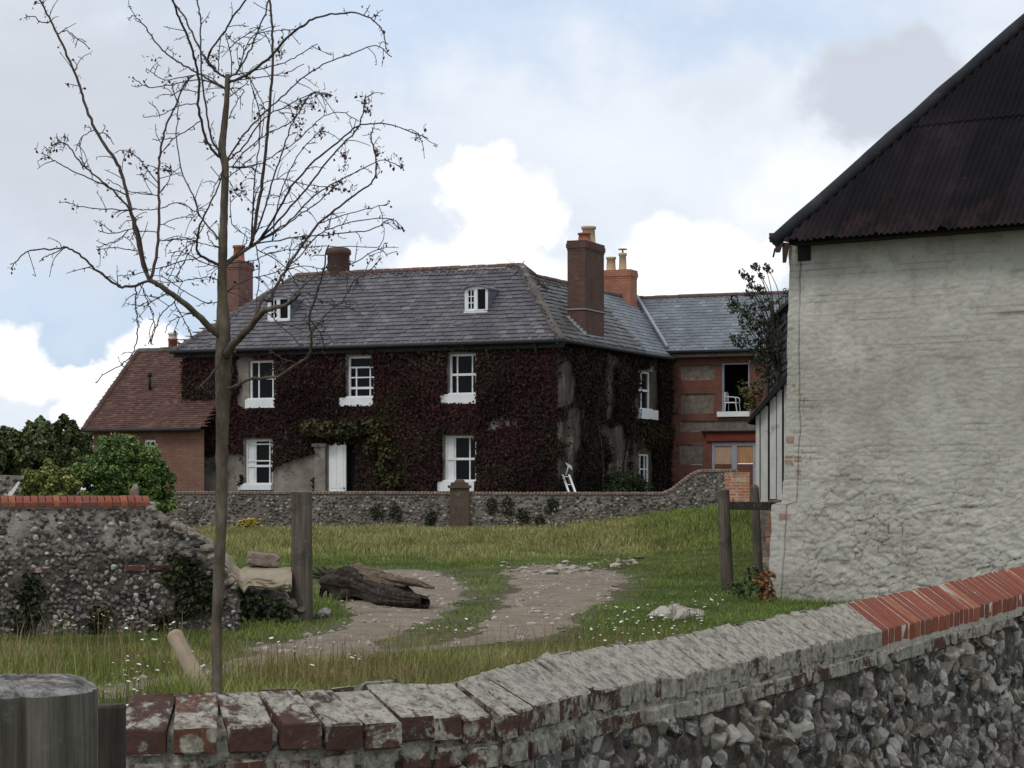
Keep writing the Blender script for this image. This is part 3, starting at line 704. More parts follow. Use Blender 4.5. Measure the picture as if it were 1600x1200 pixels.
def sash(parent, fr, rect, sill, vb=(), hb=(), mid=None, shutter=None, drop=None, rec=.09):
    """white sash window from its outline on the wall; bars given as picture columns/rows of the survey"""
    x0, x1, y0, y1 = rect; xm = (x0+x1)/2; ym = (y0+y1)/2
    S = lambda x: fr.s_of(x); Z = lambda y: fr.z_of(xm, y)
    a, b, c, d = S(x0), S(x1), Z(y1), Z(y0); fw = .07
    f = MB(); o0, o1 = -rec-.07, -rec
    for (p, q, r, t) in ((a, a+fw, c, d), (b-fw, b, c, d), (a+fw, b-fw, d-fw, d), (a+fw, b-fw, c, c+fw)): f.box(fr, p, q, r, t, o0, o1)
    zt = d-fw if drop is None else Z(drop)
    for v in vb: s = S(v); f.box(fr, s-.02, s+.02, c+fw, zt, o0+.02, o1-.012)
    for h in hb: z = Z(h); f.box(fr, a+fw, b-fw, z-.02, z+.02, o0+.022, o1-.009)
    if mid: z = Z(mid); f.box(fr, a+fw, b-fw, z-.035, z+.035, o0+.024, o1-.004)
    if drop: f.box(fr, a+fw, b-fw, zt-.02, zt+.03, o0+.024, o1-.004)
    wn = build('window', f, M['white'], parent, fr)
    g = MB(); g.box(fr, a+fw*.8, b-fw*.8, c+fw*.8, d-fw*.8, o0+.005, o0+.018); build('pane', g, M['glass'], wn, fr)
    if sill:
        k = MB(); sx0, sx1, sy0, sy1 = sill; k.box(fr, S(sx0), S(sx1), Z(sy1), Z(sy0), -.12, .13); k.box(fr, a-.02, b+.02, Z(sy0), Z(sy0)+.04, -.2, .06)
        build('sill', k, M['white'], wn, fr)
    if shutter:
        k = MB(); s1 = S(shutter); k.box(fr, a+fw+.004, s1, c+fw+.004, d-fw-.004, o0+.021, o0+.034); build('shutter', k, M['white'], wn, fr)
    return wn
def hole(fr, rect):
    x0, x1, y0, y1 = rect; xm = (x0+x1)/2
    return (fr.s_of(x0), fr.s_of(x1), fr.z_of(xm, y1), fr.z_of(xm, y0))

# ================================================================ farmhouse
DU = A3(.919, -.394, 0); DS = A3(.394, .919, 0)
CR = A3(1.315, 62, 0)                               # front right-hand corner
LEN = 12.7; EZ = HC+4.17; RB = 2.95; RZ = HC+6.77; BD = 10.1
FF = Frame(CR-DU*LEN, DU); FS = Frame(CR, DS)       # front and side
def Hh(a, b, z): return CR-DU*a+DS*b+A3(0, 0, z)    # a from the corner leftwards, b backwards
house = thing('farmhouse', 'old two storey farmhouse with slate hipped roof and dark red creeper over its walls', 'house', Hh(6.3, 4, .4))
W1, W2, W3 = (388.7, 431, 563, 625), (542.5, 585, 556, 622), (701, 744.5, 552.5, 617)
W4, W5 = (382.5, 425.5, 686, 758), (694, 744, 680.5, 753)
DOOR = (514, 560, 690, 800)
hs = [hole(FF, r) for r in (W1, W2, W3, W4, W5, DOOR)]
m = wall(MB(), FF, 0, LEN, 0, EZ+.05, hs)
build('front_wall', m, M['plaster'], house, FF)
W6, W7 = (997, 1016.5, 580, 641), (998, 1015, 709, 790)
m = wall(MB(), FS, 0, BD+2.4, 0, EZ+.05, [hole(FS, W6), hole(FS, W7)])
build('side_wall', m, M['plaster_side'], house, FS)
m = MB(); L = LEN
m.quad(Hh(L, 0, 0), Hh(L, 0, EZ), Hh(L, 12.5, EZ), Hh(L, 12.5, 0)); m.quad(Hh(L, 12.5, 0), Hh(L, 12.5, EZ), Hh(0, 12.5, EZ), Hh(0, 12.5, 0))
m.quad(Hh(L, 4, 0), Hh(L, 4, EZ), Hh(.3, 4, EZ), Hh(.3, 4, 0))
build('back_wall', m, M['plaster'], house, FF)
sash(house, FF, W1, (386, 432, 624, 637.5), (402, 424), (), 591)
sash(house, FF, W2, (533, 585.5, 621, 635), (554.5, 576), (589.5,), 606, drop=574)
sash(house, FF, W3, (691, 746, 616, 631), (712.5, 736), (), 585)
sash(house, FF, W4, (375, 426.5, 757, 765.5), (397, 419), (694, 720), 728, shutter=395)
sash(house, FF, W5, (686, 743, 752, 767.5), (709, 732), (), 717, shutter=707)
sash(house, FS, W6, (997, 1023, 640, 655), (1005,), (), 610, rec=.05)
sash(house, FS, W7, None, (1003, 1010), (733, 752), None, rec=.05)
# window heads (pale lintels showing through the creeper)
m = MB()
for r in (W2, W3, W1, W4, W5):
    a, b, c, d = hole(FF, r); build('lintel', MB().box(FF, a-.1, b+.1, d+.004, d+.15, -.05, .018), M['plaster'], house, FF)
a, b, c, d = hole(FS, W6); build('lintel', MB().box(FS, a-.1, b+.25, d+.004, d+.2, -.05, .02), M['plaster'], house, FS)
# porch doorway: white panelled leaf standing open, pilaster on its left
z0 = .45; a, b, c, d = hole(FF, DOOR)
dl = Frame(FF.pt(FF.s_of(515), 0, .04), (DU*.97+DS*-.1))
m = MB(); m.box(dl, 0, .62, z0, d-.02, -.05, 0)
for q in ((.08, .28), (.34, .54)):
    m.box(dl, q[0], q[1], z0+.2, z0+.9, 0, .012); m.box(dl, q[0], q[1], z0+1.0, d-.15, 0, .012)
dd = build('door', m, M['white'], house, dl)
m = MB(); m.lathe(dl.pt(.57, z0+1.0, .03), [(.005, -.02), (.025, -.01), (.025, .015), (.004, .02)], 8); build('handle', m, M['black'], dd)
m = MB(); s0 = FF.s_of(494); s1 = FF.s_of(511); zt = FF.z_of(500, 698)
m.box(FF, s0, s1, .3, zt, -.05, .14); m.box(FF, s0-.05, s1+.05, zt, zt+.1, -.05, .2); m.box(FF, s0-.04, s1+.04, .3, .62, -.04, .18)
build('pilaster', m, M['plaster'], house, FF)
m = MB(); m.box(FF, s0+.05, FF.s_of(562), d+.2, d+.28, -.05, .4); build('porch_hood', m, M['lead'], house, FF)
m = MB(); m.box(FF, a+.005, b-.005, z0, d-.005, -.26, -.24); build('dark_doorway', m, M['void'], house, FF)
m = MB(); s = FF.s_of(293.5); m.tube([FF.pt(s, .3, .08), FF.pt(s, FF.z_of(293, 560), .08), FF.pt(s, EZ-.05, .3)], .05, 8); build('downpipe', m, M['black'], house)
s = FF.s_of(841); m = MB(); m.tube([FF.pt(s, .3, .09), FF.pt(s, EZ-.4, .09), FF.pt(s, EZ-.03, .33)], .045, 8); build('downpipe', m, M['black'], house)

# roof planes (slope .8 in front, .96 at the sides)
mf = (RZ-EZ)/(RB+.3); ms = .96; AZ = lambda a: EZ+ms*(a+.3)
aR = 2.4; aL = LEN-2.4
m = MB(); b1 = BD+2.5; a1 = 2.09; z1 = AZ(a1)
E = [Hh(-.3, -.3, EZ), Hh(LEN+.3, -.3, EZ), Hh(aL, RB, RZ), Hh(aR, RB, RZ)]
m.poly(E)
m.poly([Hh(-.3, -.3, EZ), Hh(aR, RB, RZ), Hh(a1, 3.3, z1), Hh(a1, b1, z1), Hh(-.3, b1, EZ)])
m.poly([Hh(LEN+.3, -.3, EZ), Hh(LEN+.3, 6.2, EZ), Hh(aL, RB, RZ)])
m.poly([Hh(aL, RB, RZ), Hh(LEN+.3, 6.2, EZ), Hh(a1, 6.2, EZ), Hh(a1, 3.3, z1), Hh(aR, RB, RZ)])
m.poly([Hh(a1, 3.3, z1), Hh(a1+2.4, 3.3, EZ), Hh(a1+2.4, b1, EZ), Hh(a1, b1, z1)])
m.poly([Hh(-.3, b1, EZ), Hh(a1, b1, z1), Hh(a1+2.4, b1, EZ)])
# soffit
m.quad(Hh(-.3, -.3, EZ-.03), Hh(-.3, .02, EZ-.03), Hh(LEN+.3, .02, EZ-.03), Hh(LEN+.3, -.3, EZ-.03)); m.quad(Hh(-.3, -.3, EZ-.03), Hh(-.3, b1, EZ-.03), Hh(.02, b1, EZ-.03), Hh(.02, -.3, EZ-.03))
roof = build('roof', m, M['slate'], house)
O = Hh(LEN+.3, -.3, EZ); e2 = DS*(RB+.3)+A3(0, 0, RZ-EZ); vl = np.linalg.norm(e2); W = LEN+.6
m = MB(); tiles(m, O, DU, e2, [[(0, 0), (W, 0), (W-aR-.3, vl), (LEN+.3-aL, vl)]], .3, .21, .028, .012, slip=.03)
build('front_slates', m, M['slate'], roof)
O = Hh(-.3, -.3, EZ); e2 = -DU*1+A3(0, 0, ms); q = math.hypot(1, ms)
BN = 7.4
m = MB(); tiles(m, O, DS, e2, [[(0, 0), (7.6, 0), (8.4, 2.39*q), (2.877, 2.39*q)], [(2.877, 2.39*q), (3.6, 2.39*q), (3.25, 2.7*q)]], .3, .21, .026, .012, slip=.03)
build('side_slates', m, M['slate_side'], roof)
m = MB(); tiles(m, O, DS, e2, [[(7.61, 0), (b1+.3, 0), (b1+.3, 2.38*q), (8.41, 2.38*q)]], .25, .18, slip=.003)
build('new_slates', m, M['slate_blue'], roof)['label'] = 'newly laid blue grey slates'
m = MB(); ridge_line(m, Hh(aL, RB, RZ), Hh(aR, RB, RZ), .1, .4); ridge_line(m, Hh(a1, 3.3, z1), Hh(a1, b1, z1), .09, .4)
build('ridge_tiles', m, M['ridge'], roof)
for pq, r_ in (((Hh(-.28, -.28, EZ), Hh(aR, RB, RZ)), .14), ((Hh(aR, RB, RZ), Hh(a1, 3.3, z1)), .12), ((Hh(LEN+.3, -.3, EZ), Hh(aL, RB, RZ)), .1)):
    nh = max(4, int(np.linalg.norm(pq[1]-pq[0])/.16)); hp = np.array([pq[0]+(pq[1]-pq[0])*t for t in np.linspace(0, 1, nh)])+RS.normal(0, .012, (nh, 3)); m = MB(); m.tube(hp-A3(0, 0, .03), r_*RS.uniform(.9, 1.1, nh), 9, rough=.06); build('hip_tiles', m, M['hipgrey'], roof)
m = MB()
for k in range(24):      # mortar joints and loose tiles along the ridge
    p = Hh(aR+(aL-aR)*(k+.5)/24, RB, RZ+.06); m.bbox(p-A3(0, 0, .035), (.02, .1, .03+.012*RS.rand()), bev=.3, jit=.008)
for k in range(5):
    p = Hh(aR+.6+.33*k, RB-.13, RZ-.06); m.bbox(p, (.16, .025, .02), [DU, DS, (0, 0, 1)], jit=.01)
for k in range(9):
    t = (k+.5)/9; p = np.array(Hh(aR, RB, RZ))*(t)+np.array(Hh(-.28, -.28, EZ))*(1-t)
    if k > 6: m.bbox(p+A3(0, -.03, .07), (.06, .08, .03), jit=.01)
build('ridge_mortar', m, M['cement'], roof)
m = MB(); m.tube([Hh(LEN+.35, -.36, EZ-.02), Hh(-.36, -.36, EZ-.02)], .06, 8); m.tube([Hh(-.36, -.36, EZ-.02), Hh(-.36, 9.6, EZ-.02)], .055, 8)
m.box(FF, -.3, LEN+.3, EZ-.2, EZ-.04, .19, .22); build('gutter', m, M['black'], house)

# dormers on the front slope
Nf = unit(np.cross(DU, DS*(RB+.3)+A3(0, 0, RZ-EZ)))
if Nf[2] < 0: Nf = -Nf
def dormer(x0, x1, yt, yb, openleaf):
    p = hit((x0+x1)/2, yb, Hh(3, -.3, EZ), Nf); fr = Frame(p, DU)
    s0, s1 = fr.s_of(x0), fr.s_of(x1); z0, z1 = fr.z_of(x0, yb), fr.z_of(x0, yt); zs = z1-.1
    arc = [(s0-.05+(s1-s0+.1)*t, zs+.12*math.sin(math.pi*t)**.75) for t in np.linspace(0, 1, 11)]
    m = MB()
    V = [fr.pt(u, z, o) for o in (.09, -1.25) for u, z in arc]+[fr.pt(u, z-.05, o) for o in (.09, -1.25) for u, z in arc]; n = 11
    m.add(V, [(i, i+1, n+i+1, n+i) for i in range(10)]+[(2*n+i+1, 2*n+i, i, i+1)[::-1] for i in range(10)]+[(0, n, 3*n, 2*n), (n-1, 2*n-1, 4*n-1, 3*n-1)])
    for s in (s0, s1): m.box(fr, s-.025, s+.025, z0-.1, zs+.02, -1.3, -.03)
    d = build('dormer', m, M['lead'], house, fr)
    f = MB(); o0, o1 = -.06, .0; fw = .055; sm = (s0+s1)/2
    f.box(fr, s0-.02, s0+fw, z0, zs, o0, o1); f.box(fr, s1-fw, s1+.02, z0, zs, o0, o1); f.box(fr, sm-.04, sm+.04, z0+.06, zs-.0, o0, o1-.002)
    f.box(fr, s0+fw, s1-fw, z0, z0+.06, o0, o1); f.box(fr, s0-.03, s1+.03, z0-.05, z0-.001, o0, .07)
    top = [(u, z) for u, z in arc[1:-1]]
    f.add([fr.pt(u, z-.05, .002) for u, z in top]+[fr.pt(s1-.02, zs-.03, .002), fr.pt(s0+.02, zs-.03, .002)], [tuple(range(11))[::-1]])
    la, lb = (s0+fw, sm-.04) if not openleaf else (sm+.04, s1-fw)
    lf = (s0+fw, sm-.04)
    f.box(fr, lf[0], lf[0]+.04, z0+.06, zs-.03, o0+.01, o1-.01); f.box(fr, lf[1]-.04, lf[1], z0+.06, zs-.03, o0+.01, o1-.01)
    f.box(fr, (lf[0]+lf[1])/2-.013, (lf[0]+lf[1])/2+.013, z0+.06, zs-.03, o0+.015, o1-.015)
    for t in (.0, .33, .66, 1): z = z0+.07+(zs-.11-z0)*t; f.box(fr, lf[0]+.04, lf[1]-.04, z-.014, z+.014, o0+.016, o1-.016)
    wn = build('dormer_window', f, M['white'], d, fr)
    g = MB(); g.box(fr, s0+fw, s1-fw, z0+.06, zs-.03, o0-.03, o0-.01); build('pane', g, M['glass'], d, fr)
dormer(727, 761, 446, 487, 1); dormer(419, 452, 462, 501, 0)
# chimneys
m = MB(); SF = FS
stack(m, FS, 2.4, 4.05, EZ-.25, HC+7.4, -.62, -.05)
m.box(FS, 2.375, 4.075, HC+4.17+1.1, HC+4.17+1.17, -.645, -.025)
ch = build('chimney', m, M['brick_dark'], house, FS)
m = MB(); pot(m, FS.pt(3.0, HC+7.38, -.3), .2, .3); build('chimney_pot', m, M['pot_red'], ch)['label'] = 'short red chimney pot'
m = MB(); pot(m, FS.pt(3.45, HC+7.38, -.33), .22, .55); build('chimney_pot', m, M['pot_buff'], ch)['label'] = 'tall buff chimney pot'
m = MB(); m.box(FS, 2.37, 4.0, EZ+1.12, EZ+1.15, -.66, -.02)
for t in np.linspace(0, 1, 7)[:-1]: m.box(FS, 2.3, 2.42, EZ+ms*(.3+.6*t)-.02, EZ+ms*(.3+.6*t)+.16, -.09-.6*t, .0-.6*t)
m.box(FS, 2.35, 4.1, EZ+.24, EZ+.36, -.06, -.0); build('lead_flashing', m, M['leadpale'], ch, FS)
m = MB(); stack(m, FF, LEN-2.72, LEN-1.72, HC+4.4, HC+7.38, -11.7, -11.0); ch = build('chimney', m, M['brick_orange'], house, FF); ch['label'] = 'clean orange brick chimney stack'
m = MB(); pot(m, FF.pt(LEN-2.55, HC+7.36, -11.35), .17, .5); build('chimney_pot', m, M['pot_buff'], ch)
m = MB(); c = FF.pt(LEN-2.12, HC+7.36, -11.35); pot(m, c, .14, .62); m.lathe(c, [(.03, .6), (.03, .74), (.16, .74), (.16, .77), (.01, .78)], 12); build('chimney_pot', m, M['pot_buff'], ch)
m = MB(); FL = Frame(Hh(LEN-.1, 3.1, 0), DS); stack(m, FL, 0, .95, HC+3.6, HC+7.38, -.5, 0); ch = build('chimney', m, M['brick_pinkish'], house, FL)
m = MB(); pot(m, FL.pt(.45, HC+7.36, -.25), .2, .55); build('chimney_pot', m, M['pot_red'], ch)
m = MB(); c = hit(529, 424, Hh(8, RB+.2, RZ), DS)
m.lathe(A3(c[0], c[1], RZ-.35), [(.36, 0), (.36, .95), (.41, .98), (.41, 1.1), (.36, 1.16), (.3, 1.2), (.2, 1.2)], 18); build('chimney', m, M['brick_dark'], house)['label'] = 'squat round ridge chimney'

# ================================================================ brick wing under repair
J = CR+DS*BD; FW = Frame(J, DU)
wing = thing('brick_wing', 'red brick house wing under repair with boarded openings and new blue slate roof', 'house wing', FW.pt(2.2, .4, 0))
WZ = HC+4.42
OP = (1128, 1171, 567, 643)
PT = [(1063, 1117, 571, 594), (1063, 1116, 615, 646), (1062, 1215, 657, 674), (1061, 1098, 694, 726)]
BW = (1112, 1212, 691, 760)
h = [hole(FW, r) for r in (OP, *PT, BW)]
m = wall(MB(), FW, 0, 5.6, 0, WZ-.02, h, .14); build('brick_wall', m, M['brick_house'], wing, FW)
m = MB()
for q in h[1:5]: m.box(FW, q[0]+.003, q[1]-.003, q[2]+.003, q[3]-.003, -.08, -.05+.0)
build('infill_panel', m, M['panel'], wing, FW)
q = h[0]; m = MB()
m.box(FW, q[0], q[0]+.05, q[2], q[3], -.14, -.03); m.box(FW, q[1]-.05, q[1], q[2], q[3], -.14, -.03); m.box(FW, q[0]+.05, q[1]-.05, q[3]-.05, q[3], -.14, -.03)
wn = build('window', m, M['lavender'], wing, FW)
m = MB(); zs = FW.z_of(1145, 643); m.box(FW, FW.s_of(1121.5), FW.s_of(1172), FW.z_of(1145, 651), zs, -.6, .1); build('sill', m, M['white'], wn, FW)
m = MB(); m.box(FW, q[0]-.5, q[1]+.5, q[2]-.3, q[3]+.3, -1.8, -1.7); m.box(FW, q[0]-.5, q[1]+.5, q[2]-.3, q[2]-.2, -1.69, -.15); build('dark_room', m, M['void'], wing, FW)
q = hole(FW, (1104, 1212, 675.5, 689)); m = MB(); m.box(FW, q[0], q[1], q[2], q[3], -.03, .07); build('red_beam', m, M['redpaint'], wing, FW)
m = MB(); m.box(FW, q[0]-.15, q[1]+.1, q[3]+.02, q[3]+.06, -.03, .16); build('drip_board', m, M['black'], wing, FW)
q = h[5]; m = MB()
for x0, x1 in ((1112, 1116), (1143, 1151), (1176, 1184)): m.box(FW, FW.s_of(x0), FW.s_of(x1), q[2], q[3]-.11, -.12, -.03)
m.box(FW, q[0], q[1], q[3]-.11, q[3], -.12, -.025); wn = build('boarded_window', m, M['lavender'], wing, FW)
m = MB(); m.box(FW, FW.s_of(1116), FW.s_of(1143), FW.z_of(1130, 728), q[3]-.11, -.1, -.07); build('board', m, M['boardpink'], wn, FW)
m = MB(); m.box(FW, FW.s_of(1151), FW.s_of(1176), FW.z_of(1160, 724), q[3]-.11, -.1, -.07); build('board', m, M['board'], wn, FW)
m = MB(); m.box(FW, FW.s_of(1116), q[1], q[2], FW.z_of(1160, 724)-.02, -.11, -.06); build('low_infill', m, M['brick_house'], wn, FW)
m = MB(); OW = FW.pt(-2.4, WZ, .32); e2 = DS*1-A3(0, 0, -.77); qq = math.hypot(1, .77)
rise = 2.7*.77
m.poly([FW.pt(-2.4, WZ, .32), FW.pt(6, WZ, .32), FW.pt(6, WZ+rise, -2.38), FW.pt(-2.4, WZ+rise, -2.38)]); m.poly([FW.pt(-2.4, WZ+rise, -2.38), FW.pt(6, WZ+rise, -2.38), FW.pt(6, WZ, -5), FW.pt(-2.4, WZ, -5)])
m.poly([FW.pt(5.6, 0, 0), FW.pt(5.6, WZ, 0), FW.pt(5.6, WZ+rise-.1, -2.38), FW.pt(5.6, WZ, -5), FW.pt(5.6, 0, -5)])
rf = build('roof', m, M['slate_blue'], wing)
# keep slates right of the valley only
va = lambda v: 2.4-(.25+.77*max(0, v/qq-.02)-.3*.96)/.96   # valley position along the eaves
m = MB(); tiles(m, OW, DU, DS+A3(0, 0, .77), [[(2.35, 0), (8.4, 0), (8.4, 2.7*qq), (.32, 2.7*qq)]], .25, .18, slip=.003); build('new_slates', m, M['slate_blue'], rf)
m = MB(); ridge_line(m, FW.pt(-2.2, WZ+rise, -2.38), FW.pt(6, WZ+rise, -2.38), .09, .42); build('ridge_tiles', m, M['ridge'], rf)
m = MB(); p, r = FW.pt(.0, WZ+.1, .2), FW.pt(-2.0, WZ+rise+.02, -2.3); m.tube([p+A3(.02, -.05, .06), r+A3(.02, -.05, .05)], .06, 6); build('valley_lead', m, M['leadpale'], rf)
m = MB(); m.tube([FW.pt(-.05, WZ-.03, .38), FW.pt(6, WZ-.03, .38)], .06, 8); build('gutter', m, M['black'], wing)
m = MB(); m.box(FW, .0, 5.9, WZ-.2, WZ-.03, .02, .3); build('soffit_board', m, M['panel'], wing, FW)
# white garden chair standing in the open window
q = h[0]; zs = FW.z_of(1145, 643)+.002
ct = thing('garden_chair', 'white plastic garden chair standing in the open upper window of the brick wing', 'chair', FW.pt(FW.s_of(1140), zs, -.35))
c0 = FW.s_of(1131); fc = lambda u, z, o: FW.pt(c0+u, zs+z, -.3+o)
m = MB()
for o in (.2, -.2):
    k = build('leg', MB().tube([fc(.0, 0, o), fc(.02, .3, o)], .014, 6), M['plastic'], ct); k = build('leg', MB().tube([fc(.42, 0, o), fc(.38, .3, o)], .014, 6), M['plastic'], ct)
build('seat', MB().box(FW, c0-.02, c0+.4, zs+.29, zs+.32, -.52, -.08), M['plastic'], ct, FW)
m = MB()
for o in (.2, -.2): m.tube([fc(.0, .3, o), fc(-.0, .62, o)], .016, 6)
for o in np.linspace(-.16, .16, 5): m.tube([fc(0, .34, o), fc(0, .62, o)], .011, 5)
m.tube([fc(0, .62, -.2), fc(0, .65, 0), fc(0, .62, .2)], .02, 6); build('backrest', m, M['plastic'], ct)
for o in (.22, -.22): build('armrest', MB().tube([fc(0, .5, o), fc(.3, .49, o), fc(.38, .46, o), fc(.4, .3, o)], .016, 6), M['plastic'], ct)

# ================================================================ tiled annexe on the left
YA = 67.2; FA = Frame(P(150, 0, YA)*A3(1, 1, 0), DU)
aS = FA.s_of(293); aL_ = FA.s_of(141); aEZ = HC+(HY-672)/F*YA
annex = thing('brick_annexe', 'low brick annexe with red clay tiled roof at the left end of the farmhouse', 'outbuilding', FA.pt((aS+aL_)/2, .4, -2))
WA = (225, 243, 687, 712)
m = wall(MB(), FA, aL_+.12, aS+.6, 0, aEZ, [hole(FA, WA)]); m.poly([FA.pt(aL_+.12, 0, 0), FA.pt(aL_+.12, 0, -5), FA.pt(aL_+.12, aEZ, -5), FA.pt(aL_+.12, aEZ, 0)])
build('brick_wall', m, M['brick_annexe'], annex, FA)
sash(annex, FA, WA, None, (234,), (697,), None, rec=.05)
rz = HC+(HY-548)/F*(YA+2.7); hb = 2.9; r0 = FA.s_of(217, -hb); A0 = FA.pt(aL_-.1, aEZ, .25); A1 = FA.pt(aS+.6, aEZ, .25); R0 = FA.pt(r0, rz, -hb); R1 = FA.pt(aS+.6, rz, -hb)
m = MB(); m.poly([A0, A1, R1, R0]); m.poly([A0, R0, FA.pt(aL_-.1, aEZ, -2*hb-.25)]); m.poly([R0, R1, FA.pt(aS+.6, aEZ, -2*hb-.25), FA.pt(aL_-.1, aEZ, -2*hb-.25)])
rf = build('roof', m, M['tile'], annex)
e2 = R1-A1; e2 = e2-DU*np.dot(e2, DU); vl = np.linalg.norm(e2); U = lambda p: np.dot(p-A0, DU)
m = MB(); tiles(m, A0, DU, e2, [[(0, 0), (U(A1), 0), (U(R1), vl), (U(R0), vl)]], .165, .1, .014, slip=.006); build('clay_tiles', m, M['tile'], rf)
m = MB(); ridge_line(m, R0, R1, .11, .4); build('ridge_tiles', m, M['hipgrey'], rf)
m = MB(); ridge_line(m, A0, R0, .1, .3); build('hip_tiles', m, M['tile'], rf)
m = MB(); m.tube([A0+A3(0, -.05, -.03), A1+A3(0, -.05, -.03)], .055, 8); build('gutter', m, M['black'], annex)
pp = hit(235, 608, A0, np.cross(DU, e2)); m = MB(); m.tube([pp, pp+A3(0, -.12, .05), pp+A3(0, -.16, .42)], .05, 8); m.tube([pp+A3(0, -.16, .40), pp+A3(0, -.16, .5)], .07, 8); build('vent_pipe', m, M['black'], annex)
m = MB(); c = FA.pt(FA.s_of(270, -hb-.6), rz-.2, -hb-.6); m.lathe(c, [(.15, 0), (.15, .55), (.17, .56), (.17, .62), (.1, .62)], 10); cp = build('chimney_pot', m, M['pot_red'], annex)
m = MB(); m.lathe(c+A3(0, 0, .62), [(.14, .0), (.14, .12), (.17, .13), (.17, .2), (.02, .22)], 10); build('cowl', m, M['white'], cp)

# ================================================================ creepers
def leaves(mb, C, n, size, col, droop=.5, aspect=1.0):
    """diamond leaves at C facing about n"""
    N = len(C); n = unit(n) if np.ndim(n) == 1 else n
    nn = n+RS.normal(0, .33, (N, 3)); nn /= np.linalg.norm(nn, axis=1)[:, None]
    dn = A3(0, 0, -1)*droop+RS.normal(0, .5, (N, 3)); t = dn-nn*np.sum(dn*nn, 1)[:, None]; t /= np.linalg.norm(t, axis=1)[:, None]+1e-9
    b = np.cross(nn, t); s = np.asarray(size)[:, None]
    V = np.stack([C-t*s*.5, C+b*s*.42*aspect+nn*s*.06, C+t*s*.6-nn*s*.1, C-b*s*.42*aspect+nn*s*.06], 1).reshape(-1, 3)
    i = np.arange(N)[:, None]*4
    mb.add(V, np.concatenate([i+np.array([[0, 1, 2]]), i+np.array([[0, 2, 3]])]), np.repeat(col, 4, 0))
def ramp_col(t, stops):
    t = np.asarray(t); s = np.array([x[0] for x in stops]); c = np.array([x[1] for x in stops]); return np.stack([np.interp(t, s, c[:, i]) for i in range(3)], -1)
def inr(px, py, rects, pad=0):
    k = np.zeros(px.shape, bool)
    for x0, x1, y0, y1 in rects: k |= (px > x0-pad) & (px < x1+pad) & (py > y0-pad) & (py < y1+pad)
    return k
def creeper(fr, s1, z1, n, bare, thin, green, keep_rects, rate, base):
    s = RS.uniform(-.05, s1, n); z = RS.uniform(.2, z1, n)
    p = fr.pt(0, 0, 0)+np.outer(s, fr.d)+np.outer(z, (0, 0, 1)); px, py = proj(p)
    w1 = (n2(s, z, 2.4, 4, 3)-.5)*26; w2 = (n2(s, z, 2.4, 4, 8)-.5)*26
    dens = n2(s, z, .9, 4, 5)
    k = ~inr(px+w1*.12, py+w2*.12, keep_rects) & ~inpoly_any(px+w1, py+w2, bare)
    th = inpoly_any(px+w1, py+w2, thin); k &= ~(th & (RS.rand(n) > np.clip((dens-.44)*6, .04, 1)))
    k &= RS.rand(n) < np.clip(rate+(dens-.4)*3, .12, 1)
    gf = np.zeros(n)
    for (cx, cy, rx, ry, st) in green: gf = np.maximum(gf, st*np.exp(-(((px+w1-cx)/rx)**2+((py+w2-cy)/ry)**2)))
    gf = np.clip(gf+(n2(s, z, 1.3, 3, 21)-.62)*.8, 0, 1)
    o = .03+RS.gamma(2., .035, n)*(.5+dens)+.22*gf*RS.rand(n)
    red = ramp_col(RS.rand(n), [(0, base[0]), (.5, base[1]), (.9, base[2]), (1, base[3])])
    gr_ = ramp_col(RS.rand(n), [(0, (.018, .022, .007)), (.5, (.036, .038, .011)), (.85, (.06, .048, .015)), (1, (.075, .036, .016))])
    lo = n2(s, z, .75, 4, 33); red = red*np.clip(.55+1.5*(lo-.3), .45, 1.3)[:, None]; br_ = np.clip((n2(s, z, 1.1, 3, 44)-.5)*5, 0, .6)[:, None]; red = red*(1-br_)+br_*red.mean(1, keepdims=True)*A3(1.25, 1.0, .6)
    c = red*(1-gf[:, None])+gr_*gf[:, None]
    C = p+np.outer(o, fr.n); mb = MB(); leaves(mb, C[k], fr.n, RS.uniform(.05, .11, k.sum()), c[k]); return mb
def inpoly_any(x, y, ps):
    k = np.zeros(x.shape, bool)
    for q in ps: k |= inpoly(x, y, q)
    return k
MAR = [(.017, .008, .01), (.035, .013, .016), (.056, .02, .022), (.085, .036, .03)]
rects = [(388, 432, 560, 637), (541, 586, 552, 634), (534, 586, 620, 634), (700, 746, 549, 630), (692, 746, 617, 630), (381, 428, 683, 766), (376, 428, 758, 770), (692, 745, 678, 768), (688, 745, 752, 770), (495, 558, 694, 800)]
bare = [[(296, 712), (340, 706), (382, 712), (384, 800), (290, 800)], [(428, 726), (470, 716), (496, 712), (498, 800), (424, 800)], [(372, 560), (392, 552), (392, 640), (370, 632)]]
thin = [[(280, 540), (870, 530), (870, 544), (280, 556)], [(775, 640), (855, 636), (855, 668), (765, 672)]]
green = [(560, 668, 70, 14, .85), (620, 640, 30, 45, .6), (610, 730, 28, 50, .7), (650, 600, 35, 35, .35), (440, 740, 18, 30, .6), (800, 725, 35, 22, .3), (330, 580, 30, 40, .3), (660, 690, 22, 36, .35)]
mb = creeper(FF, LEN+.05, EZ-.05, 120000, bare, thin, green, rects, .9, MAR)
cf = tag(build('creeper', mb, M['creeper'], loc=FF.pt(6.3, .3, .1)), 'dark maroon and green creeper covering the front wall round the five front windows', 'climbing plant')
